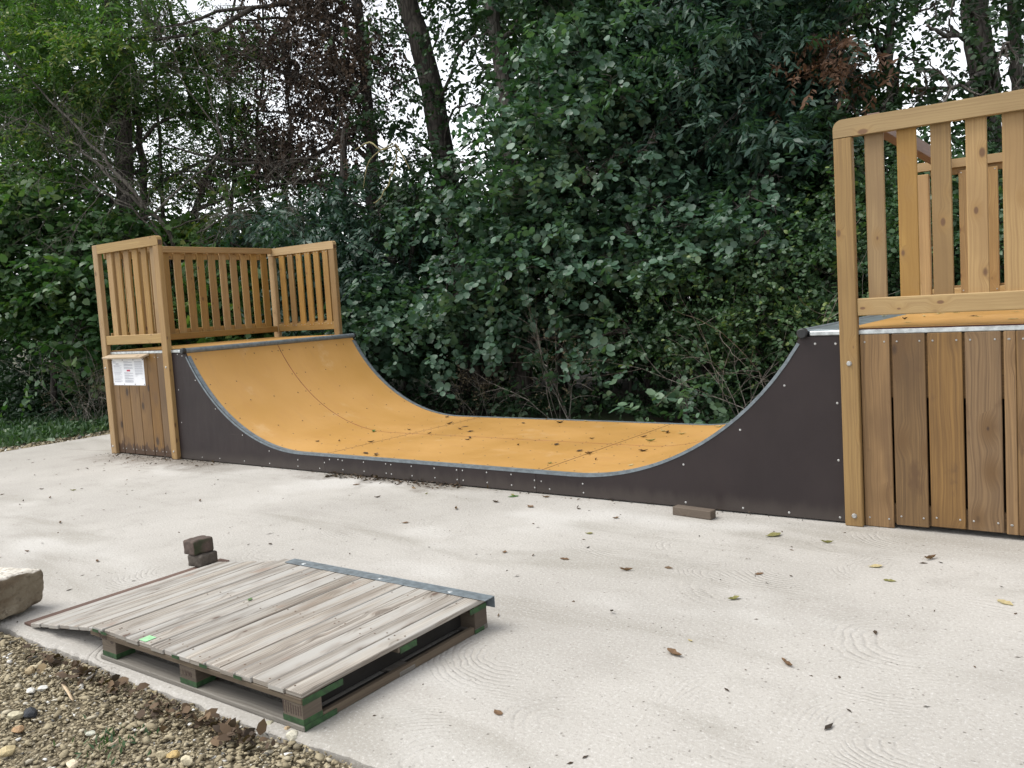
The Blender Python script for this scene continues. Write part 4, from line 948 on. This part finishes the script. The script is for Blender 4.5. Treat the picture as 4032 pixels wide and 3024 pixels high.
# --- brown twiggy shrub beside the left platform
def dry_shrub(label, u0, dt, spread_u, h, n, mat='dryweed', leaf=True):
    t = te(u0)+dt; b = ground_at(u0, t); rt = root('dry_shrub', b, label, 'shrub', 'dry shrubs and weeds'); mb = MB(); F = Foliage('ovate')
    for _ in range(n):
        q = b + np.array((rng.normal(0, .12), rng.normal(0, .12), 0)); d = np.array((rng.normal(0, spread_u), rng.normal(-.1, spread_u*.7), 1.0))
        twigs(mb, q, d, h*rng.uniform(.6, 1.1), .006, 1, .5, .5, 4)
    mb.obj('stem', 'bark_dead', rt, origin=b)
    if leaf:
        F.clump(b+np.array((0, -.1, h*.5)), (spread_u*h*1.1, .4, h*.42), 90, nl=9, length=.2, size=.022, droop=.0, up=.3, out=.3, jit=.9, bough=0)
        F.obj('seed_heads', mat, rt, origin=b)
    return rt
dry_shrub('brown twiggy shrub gone to seed beside the left platform', 330, -.35, .45, 1.45, 16)
dry_shrub('tangle of dry brown stalks behind the flat of the ramp', 1890, .1, .5, .9, 9)
dry_shrub('dry reddish stalks hanging behind the joint of the flat', 2230, .0, .35, 1.5, 9)
dry_shrub('bare pale stalks behind the foot of the right-hand curve', 2960, -.2, .45, 1.8, 6, leaf=False)
dry_shrub('bare pale twigs just left of the right-hand coping', 3120, -.15, .5, 1.9, 6, leaf=False)
# --- alder sapling
b, tp = trunk_px([(2700, 1640), (2705, 1560)], te(2700)-.45, 2700)
tree('alder_sapling', 'small alder sapling with pale round leaves behind the ramp flat', 'bushes along the wood edge', b, tp, .015, .006, [(2690,1560,-.45,55,50,1.),(2740,1610,-.45,60,40,1.),(2640,1530,-.4,40,35,.8)], 'round', 'alder', 'bark', cat='sapling', sides=5, size=.085, nl=6, length=.25, up=.7, out=.6, jit=.4, tone=.85, dens=.55)
# --- understorey, far wood, ground cover
def understorey():
    F = Foliage('ovate')
    for u in np.arange(1100, 3400, 75):
        for _ in range(2):
            dt = rng.uniform(.0, 1.3); t = te(u)+dt; g = ground_at(u+rng.uniform(-30, 30), t); h = rng.uniform(.15, .38) + .12*dt
            F.clump(g+np.array((0, 0, h*.6)), (.45, .4, h), 30, nl=8, length=.3, size=.065, up=.7, out=.5, jit=.5, droop=.2, tone=.4)
    for u in np.arange(-300, 520, 60):
        for _ in range(3):
            dt = rng.uniform(.3, 1.8); t = te(u)+dt; g = ground_at(u+rng.uniform(-30, 30), t); h = rng.uniform(.15, .45)
            F.clump(g+np.array((0, 0, h*.7)), (.5, .5, h), 46, nl=8, length=.3, size=.07, up=.7, out=.5, jit=.5, droop=.2, tone=.35)
    for u in np.arange(-700, 620, 50):
        for _ in range(3):
            t = te(u)+rng.uniform(1.8, 4.0); g = ground_at(u+rng.uniform(-30, 30), t); h = rng.uniform(.5, 1.0)
            F.clump(g+np.array((0, 0, h*.8)), (.6, .6, h), 40, nl=8, length=.35, size=.085, up=.6, out=.5, jit=.6, droop=.2, tone=.3)
    tag(F.obj('understorey', 'under'), 'dark tangle of low leaves under the trees', 'undergrowth', kind='stuff')
understorey()
def far_wood():
    F = Foliage('lance')
    def fill(u0, u1, v0, v1, n, d0, d1, dens=26):
        for _ in range(n):
            u, v = rng.uniform(u0, u1), rng.uniform(v0, v1); t = te(u)+rng.uniform(d0, d1); c = at(u, v, t)
            if c[2] < .2: continue
            F.clump(c, rng.uniform(.5, 1.0, 3), dens, nl=10, length=.6, size=.22, up=.5, out=.4, jit=.6, droop=.4, tone=.45)
    fill(1980, 3300, -200, 1250, 150, 3.0, 6.0); fill(-500, 450, -200, 1300, 95, 3.5, 7); fill(400, 1960, 880, 1330, 110, 3.2, 6.5)
    fill(3200, 4700, 560, 1250, 80, 2.5, 5); fill(2300, 3300, 300, 1100, 60, 2.4, 3.5)
    fill(-500, 4700, 1150, 1420, 210, 4.5, 9, 20); fill(1400, 2000, 780, 1000, 20, 3, 5); fill(-500, 1000, -900, -250, 40, 1.5, 6); fill(1000, 4700, -900, -250, 70, 1.5, 6)
    tag(F.obj('far_wood', 'farleaf'), 'deeper foliage of the wood beyond the front trees', 'wood', kind='stuff')
far_wood()
def stems():
    for u, dt, r, lab in ((1590, 1.6, .05, 'dark slim stem in shade right of the left curve'), (2360, 1.9, .06, 'dark slim stem in shade behind the middle of the flat'), (2480, 1.5, .035, 'first of two thin dark stems behind the right part of the flat'), (2545, 1.6, .05, 'second of two thin dark stems behind the right part of the flat'), (2220, 2.4, .07, 'dark trunk in deep shade behind the flat joint')):
        b = ground_at(u, te(u)+dt); rt = root('young_tree', b, lab, 'tree', 'shaded stems under the canopy'); mb = MB()
        top = b + np.array((rng.normal(0, .3), rng.normal(0, .2), rng.uniform(3.6, 5))); P = curve([b, b+(top-b)*.5+rng.normal(0, .08, 3), top], 12, .01); mb.tube(P, np.linspace(r, r*.5, 12), 7)
        for j in (6, 8, 10): twigs(mb, P[j], rng.normal(0, 1, 3)+np.array((0, 0, .6)), 1.0, r*.3, 1)
        mb.obj('trunk', 'bark', rt, smooth=True, origin=b)
        F = Foliage('ovate'); F.clump(top, (.7, .7, .8), 90, size=.08, nl=9, length=.4); F.obj('crown', 'under', rt, origin=b)
stems()
def ground_cover():
    n = 5200; X = -3.75-np.abs(rng.gamma(2, .7, n)); Y = rng.uniform(-5, 4.5, n); F = Foliage('ovate')
    P = np.stack([X, Y, -.10+rng.uniform(.02, .16, n)*np.clip((-3.7-X)*2, .25, 1.3)], 1); T = nrm(rng.normal(0, 1, (n, 3))*np.array((1, 1, .25))); N = np.array((0, 0, 1.0))+rng.normal(0, .4, (n, 3)); N = nrm(N-T*(N*T).sum(-1, keepdims=True))
    P[:, 2] = np.maximum(P[:, 2], .005)
    F.put(P, T, N, rng.uniform(.05, .11, n), np.clip(rng.normal(.55, .25, n), 0, 1))
    tag(F.obj('ground_cover', 'cover'), 'low leafy ground cover left of the left platform', 'ground cover', kind='stuff')
    n = 9000; X = -3.7-np.abs(rng.gamma(2, .9, n)); Y = rng.uniform(-6, 3.5, n); F = Foliage('lance')
    P = np.stack([X, Y, np.full(n, .002)], 1); T = nrm(np.array((0, 0, 1.0))+rng.normal(0, .35, (n, 3))); N = nrm(np.cross(T, rng.normal(0, 1, (n, 3))))
    F.put(P, T, N, rng.uniform(.05, .16, n), np.clip(rng.normal(.5, .25, n), 0, 1)); tag(F.obj('grass', 'cover'), 'short grass between the gravel strip and the hedge', 'grass', kind='stuff')
    F = Foliage('lance'); n = 80; X = rng.normal(5.28, .09, n); Y = rng.normal(-3.93, .06, n); P = np.stack([X, Y, np.full(n, .001)], 1)
    T = nrm(np.array((0, 0, .8))+rng.normal(0, .5, (n, 3))); N = nrm(np.cross(T, rng.normal(0, 1, (n, 3)))); F.put(P, T, N, rng.uniform(.012, .035, n), np.clip(rng.normal(.5, .2, n), 0, 1))
    P[:, 2] = .001; tag(F.obj('weed_tuft', 'cover'), 'sparse green weed growing through the gravel', 'weed', kind='stuff')
ground_cover()

# ================================================================== LITTER
LIT = {'brown': [(0, (.085, .050, .030)), (1, (.20, .12, .065))], 'pale': [(0, (.34, .27, .14)), (1, (.50, .42, .24))], 'dark': [(0, (.035, .024, .018)), (1, (.09, .055, .035))], 'olive': [(0, (.15, .14, .05)), (1, (.25, .23, .09))], 'green': [(0, (.06, .13, .04)), (1, (.10, .19, .06))]}
for k_, s_ in LIT.items(): M['leaf_'+k_] = attr_mat(k_+'_fallen_leaf', s_, .75, transl=.12, spec=.3)
def leaf_mesh(kind, curl, wid, seed):
    """one curled fallen leaf, 1 m long, lying on z = 0"""
    r = np.random.default_rng(seed); n = 6; V = []; F = []
    for i in range(n+1):
        t = i/n; w = wid*math.sin(math.pi*min(.97, max(.03, t))**.8)*(1+r.normal(0, .12))
        for j in (-1, 0, 1):
            V.append((t-.5, j*w*(1-.25*curl*abs(j)), curl*(.42*abs(j)*w/wid*.5 + .9*(t-.5)**2) + r.normal(0, .012)))
    for i in range(n):
        for j in range(2): a = i*3+j; F += [(a, a+1, a+4), (a, a+4, a+3)]
    V = np.array(V); V[:, 2] -= V[:, 2].min(); k = len(V); st = np.array([(-.5, .012, V[1][2]), (-.5, -.012, V[1][2]), (-.78, 0, .05)]); V = np.concatenate([V, st]); F.append((k, k+1, k+2))
    me = bpy.data.meshes.new('fallen_leaf'); me.from_pydata(V.tolist(), [], F); me.materials.append(M['leaf_'+kind])
    a = me.attributes.new('tone', 'FLOAT', 'FACE'); a.data.foreach_set('value', r.uniform(.2, .9, len(F)).astype(np.float32)); me.update(); return me
LM = {(k, i): leaf_mesh(k, c, w, 100+i) for k in LIT for i, (c, w) in enumerate(((.35, .30), (.7, .26), (.9, .20), (.18, .34)))}
ORD = ['leftmost','second','third','fourth','fifth','sixth','seventh','eighth','ninth','tenth','eleventh','twelfth','thirteenth','fourteenth','fifteenth','sixteenth','seventeenth','eighteenth','nineteenth','twentieth','twenty-first','twenty-second','twenty-third','twenty-fourth','twenty-fifth','twenty-sixth','twenty-seventh','twenty-eighth','twenty-ninth','thirtieth','thirty-first','thirty-second','thirty-third','thirty-fourth','thirty-fifth']
CW = {'brown': 'brown', 'dark': 'dark brown', 'olive': 'olive', 'pale': 'pale yellow', 'green': 'green'}
def nth(i, n): return ORD[i] if i == 0 else (ORD[i]+' from the left' if i < n-1 else 'rightmost')
def leaf_at(u, v, size, kind, label, group, z=0.0, surf=None, var=None, name='fallen_leaf', rz=None):
    d = FWD + RGT*(u-PX0)/FPX - UPV*(v-PY0)/FPX
    if surf == 'ramp':
        t = 5.0
        for t in np.arange(4, 16, .01):
            p = CAM+t*d
            if 0 < p[1] < W and p[2] < prof(p[0]) + .001: break
        zz = prof(p[0]); dd = 0 if XA <= p[0] <= XB else ((p[0]-XA) if p[0] < XA else (p[0]-XB)); nv = Vector((-dd/RAD, 0, math.sqrt(1-(dd/RAD)**2))); loc = Vector((p[0], p[1], zz)) + nv*.0015
    else:
        t = (z-CAM[2])/d[2]; p = CAM+t*d; nv = Vector((0, 0, 1)); loc = Vector((p[0], p[1], z+.001))
    Mx = Matrix.Translation(loc) @ nv.to_track_quat('Z', 'Y').to_matrix().to_4x4() @ Matrix.Rotation(rng.uniform(0, 6.28) if rz is None else rz, 4, 'Z') @ Matrix.Scale(size, 4)
    o = bpy.data.objects.new(name, LM[kind, int(rng.integers(0, 4)) if var is None else var]); place(o, Mx); return tag(o, label, 'leaf', group)
# single leaves on the concrete, one by one
S2_ = 4032/2212
for u, v, sz, kd, lb in ((1457, 1415, .085, 'brown', 'large curled brown leaf right of the pallet on the concrete'), (1353, 1233, .075, 'brown', 'upright curled brown leaf in the middle of the concrete'), (1220, 1208, .060, 'brown', 'curled brown leaf left of the middle of the concrete'), (1670, 1158, .11, 'olive', 'broad olive leaf in front of the brown right-hand curve'), (1787, 1173, .07, 'olive', 'olive leaf near the foot of the right post'), (1890, 1225, .075, 'pale', 'yellow leaf with a curled stalk before the right platform'), (2010, 1208, .09, 'brown', 'dark curled leaf before the right cladding boards'), (1922, 1255, .06, 'olive', 'small folded olive leaf below the yellow leaf'), (2172, 1303, .08, 'pale', 'narrow pale yellow leaf at the right edge of the concrete'), (1272, 1153, .055, 'olive', 'small olive leaf in front of the timber offcut side'), (1490, 1385, .03, 'pale', 'tiny yellow leaf beside the large curled brown leaf'), (1090, 1193, .05, 'brown', 'small ragged brown leaf behind the metal edge of the pallet'), (880, 1276, .05, 'dark', 'dark leaf lying against the metal edge of the pallet'), (1145, 1095, .075, 'brown', 'tan leaf lying flat in front of the ramp joint'), (560, 1083, .0, '', ''), (432, 1083, .055, 'brown', 'small brown leaf left of centre on the concrete behind the bricks'), (130, 1130, .06, 'brown', 'brown leaf on the concrete at the left above the stone block')):
    if sz: leaf_at(u*S2_, v*S2_, sz, kd, lb, 'fallen leaves')
SM = sorted(((770, 1047), (815, 1075), (921, 1067), (930, 1043), (1070, 1085), (1180, 1075), (1160, 1060), (1108, 1071), (985, 1100), (875, 1130), (58, 1192), (210, 1213), (158, 1060), (108, 1076), (90, 1057), (1250, 1100), (1330, 1120), (1640, 1240), (1585, 1295), (1700, 1437), (1075, 1540)))
for i, (u, v) in enumerate(SM):
    k = ['brown', 'dark', 'brown', 'olive', 'brown'][i % 5]
    leaf_at(u*S2_, v*S2_, rng.uniform(.035, .075), k, CW[k]+' leaf scrap on open concrete, '+nth(i, len(SM))+' of the scraps', 'scattered withered leaves')
leaf_at(1108*S2_, 1073*S2_, .085, 'green', 'green leaf lying at the foot of the brown ramp side', 'fallen leaves', var=3)
leaf_at(540*S2_, 1295*S2_, .035, 'green', 'small fresh green leaf lying on the pallet boards', 'fallen leaves', z=.150, var=3)
RS = sorted(((1610, 1694, 'dark'), (1335, 1736, 'brown'), (1460, 1742, 'dark'), (1250, 1738, 'dark'), (1470, 1700, 'green'), (1840, 1733, 'brown'), (1850, 1725, 'dark'), (1810, 1690, 'brown'), (1830, 1680, 'brown'), (1850, 1700, 'dark'), (1770, 1670, 'brown'), (1690, 1708, 'dark'), (2150, 1652, 'brown'), (2205, 1665, 'dark'), (2330, 1728, 'brown'), (2190, 1752, 'dark'), (2280, 1777, 'dark'), (2040, 1753, 'dark'), (2345, 1811, 'brown'), (2320, 1788, 'brown'), (2485, 1832, 'pale'), (2165, 1826, 'olive'), (2610, 1699, 'pale'), (2627, 1704, 'dark'), (2685, 1710, 'pale'), (2534, 1722, 'brown'), (2561, 1738, 'olive'), (2533, 1777, 'dark'), (2830, 1682, 'pale'), (2307, 1660, 'pale'), (2500, 1650, 'brown'), (1480, 1793, 'brown'), (1440, 1786, 'dark'), (2060, 1667, 'dark'), (1760, 1642, 'brown')))
for i, (u, v, k) in enumerate(RS):
    leaf_at(u, v, rng.uniform(.05, .095), k, CW[k]+' leaf on the orange riding surface, '+nth(i, len(RS)), 'leaves on the riding surface', surf='ramp')
DS = sorted(((3562, 1258, 'dark'), (3574, 1270, 'pale'), (3638, 1248, 'pale'), (3700, 1236, 'pale'), (3765, 1232, 'olive'), (3830, 1246, 'brown'), (3850, 1247, 'pale'), (3955, 1222, 'brown'), (3990, 1257, 'pale'), (3998, 1228, 'pale'), (3480, 1246, 'pale')))
for i, (u, v, k) in enumerate(DS):
    leaf_at(u, v, rng.uniform(.05, .085), k, CW[k]+' leaf on the right platform deck, '+nth(i, len(DS)), 'leaves on the platform deck', z=DK+.001)
# uncountable crumbs: twigs, bud scales and bits of leaf
def crumbs():
    F = Foliage('lance'); n = 400; X = rng.uniform(-3, 9, n); Y = rng.uniform(-3.5, -.2, n)
    P = np.stack([X, Y, np.full(n, .0025)], 1); T = nrm(rng.normal(0, 1, (n, 3))*np.array((1, 1, .12))); N = np.array((0, 0, 1.0))+rng.normal(0, .3, (n, 3)); N = nrm(N-T*(N*T).sum(-1, keepdims=True))
    F.put(P, T, N, np.clip(rng.lognormal(-3.75, .5, n), .008, .06), np.clip(rng.normal(.3, .25, n), 0, 1))
    # drift of litter along the foot of the ramp side
    def drift(n, x0, x1, ym, ys, s):
        X = rng.uniform(x0, x1, n); Y = ym-np.abs(rng.normal(0, ys, n)); P = np.stack([X, Y, .002+np.abs(rng.normal(0, .008, n))], 1); T = nrm(rng.normal(0, 1, (n, 3))*np.array((1, 1, .3))); N = np.array((0, 0, 1.0))+rng.normal(0, .5, (n, 3)); N = nrm(N-T*(N*T).sum(-1, keepdims=True))
        F.put(P, T, N, np.clip(rng.lognormal(s, .45, n), .006, .08), np.clip(rng.normal(.28, .22, n), 0, .9))
    drift(420, 2.2, 3.8, -.015, .07, -3.4); drift(260, -1.6, .6, -.03, .10, -3.6); drift(120, 0, 6.7, -.015, .03, -3.7); drift(90, -1.2, -.2, -.15, .25, -4)
    tag(F.obj('debris', 'litter'), 'crumbs of bark, twigs and leaf scattered over the concrete', 'debris', kind='stuff')
    F = Foliage('ovate')
    for cx, cy, sx, n in ((4.55, -3.60, .22, 120), (5.25, -3.61, .2, 70), (5.62, -3.61, .10, 90), (4.95, -3.64, .4, 50)):
        X = rng.normal(cx, sx, n); Y = cy-np.abs(rng.normal(0, .045, n)); P = np.stack([X, Y, -.015+np.abs(rng.normal(0, .014, n))], 1); P[:, 2] = np.maximum(P[:, 2], .001)
        T = nrm(rng.normal(0, 1, (n, 3))*np.array((1, 1, .4))); N = np.array((0, 0, 1.0))+rng.normal(0, .7, (n, 3)); N = nrm(N-T*(N*T).sum(-1, keepdims=True)); F.put(P, T, N, np.clip(rng.lognormal(-3.55, .45, n), .010, .06), np.clip(rng.normal(.38, .28, n), 0, 1))
    tag(F.obj('leaf_litter', 'litter'), 'dark rotting leaves gathered between slab edge and gravel', 'leaf litter', kind='stuff')
crumbs()
# larger stones that stand out of the gravel
def pebble(u, v, s, col, label, flat=.7, seed=0):
    d = FWD + RGT*(u-PX0)/FPX - UPV*(v-PY0)/FPX; t = (-.012-CAM[2])/d[2]; p = CAM+t*d; r = np.random.default_rng(seed+int(u))
    bm = bmesh.new(); bmesh.ops.create_icosphere(bm, subdivisions=2, radius=1)
    ax = [nrm(r.normal(size=3)) for _ in range(9)]; lim = r.uniform(.55, .85, 9)
    for q in bm.verts:
        w = np.array(q.co[:])
        for a_, l_ in zip(ax, lim):
            k = w@a_
            if k > l_: w = w-a_*(k-l_)
        q.co = Vector(w*np.array((1.2, .95, flat))*s)
    me = bpy.data.meshes.new('stone'); bm.to_mesh(me); bm.free(); nm = 'stone_'+''.join(ch for ch in label[:14] if ch.isalpha()); M[nm] = simple(nm, col, .85, var=.25, scale=60, bump=.5); me.materials.append(M[nm])
    o = bpy.data.objects.new('stone', me); place(o, Matrix.Translation((p[0], p[1], -.012+s*flat*.35)) @ Matrix.Rotation(r.uniform(0, 6), 4, 'Z')); return tag(o, label, 'stone', 'stones in the gravel')
sc5 = .3761
for x, y, s, c, lb, fl_ in ((313, 663, .030, (.42, .33, .20), 'tan pointed stone near the dark leaf litter', .9), (360, 610, .022, (.46, .39, .26), 'tan stone touching the back of the pointed tan stone', .7), (690, 605, .020, (.40, .35, .24), 'greyish stone half in the leaf litter', .8), (325, 860, .026, (.62, .60, .55), 'white angular stone, left one of a close pair', .6), (440, 835, .026, (.58, .57, .53), 'white angular stone, right one of a close pair', .6), (100, 552, .015, (.60, .58, .55), 'small round white stone at the far left of the gravel', .9), (325, 1110, .038, (.025, .028, .034), 'shiny black lump of slag in the gravel', .8), (165, 1125, .036, (.42, .38, .27), 'pale stone beside the black lump', .6), (185, 1265, .030, (.30, .19, .10), 'rust-brown oblong stone at the left edge', .5), (85, 1500, .034, (.42, .34, .19), 'tan wedge stone in the lower left corner', .7), (950, 1300, .022, (.42, .42, .35), 'flat grey-green stone above the pale splinter', .4), (750, 1640, .030, (.55, .47, .34), 'cream stone at the bottom edge of the gravel', .7), (1820, 1530, .030, (.46, .33, .14), 'ochre stone in the right of the gravel', .6), (1700, 1545, .028, (.40, .34, .22), 'grey-tan stone just left of the ochre stone', .8), (1960, 1600, .028, (.50, .44, .31), 'cream stone just right of the ochre stone', .8)):
    pebble(x*sc5, 2400+y*sc5, s*.82, c, lb, fl_)
for x, y, s, c, lb, fl_ in ((845, 1390, .034, (.50, .47, .38), 'large pale faceted stone at the near corner of the pallet', .75), (740, 1260, .022, (.34, .25, .15), 'brown stone touching the near pallet corner', .9), (335, 1150, .028, (.36, .34, .25), 'grey stone in the litter below the near pallet block', .6)):
    pebble(1000+x*.1808, 2650+y*.1808, s*.8, c, lb, fl_)
# pale splinters on the gravel
for (xa, ya), (xb, yb), lb, mt in (((640, 770), (760, 950), 'pale twisted bark splinter on the gravel', 'hood'), ((900, 740), (1030, 610), 'grey wood splinter leaning in the leaf litter', 'pallet_grey'), ((1130, 1430), (1250, 1350), 'broken pale stick on the gravel below the weed', 'hood')):
    P = [];
    for x, y in ((xa, ya), ((xa+xb)/2+14, (ya+yb)/2+8), (xb, yb)):
        d = FWD + RGT*(x*sc5-PX0)/FPX - UPV*(2400+y*sc5-PY0)/FPX; t = (.004-CAM[2])/d[2]; P.append(CAM+t*d)
    mb = MB(); mb.tube(curve(P, 7, .001), [.003, .006, .0065, .006, .0055, .005, .002], 5); o = mb.obj('wood_splinter', mt, None, uv=(.1, .01, .01)); tag(o, lb, 'splinter')
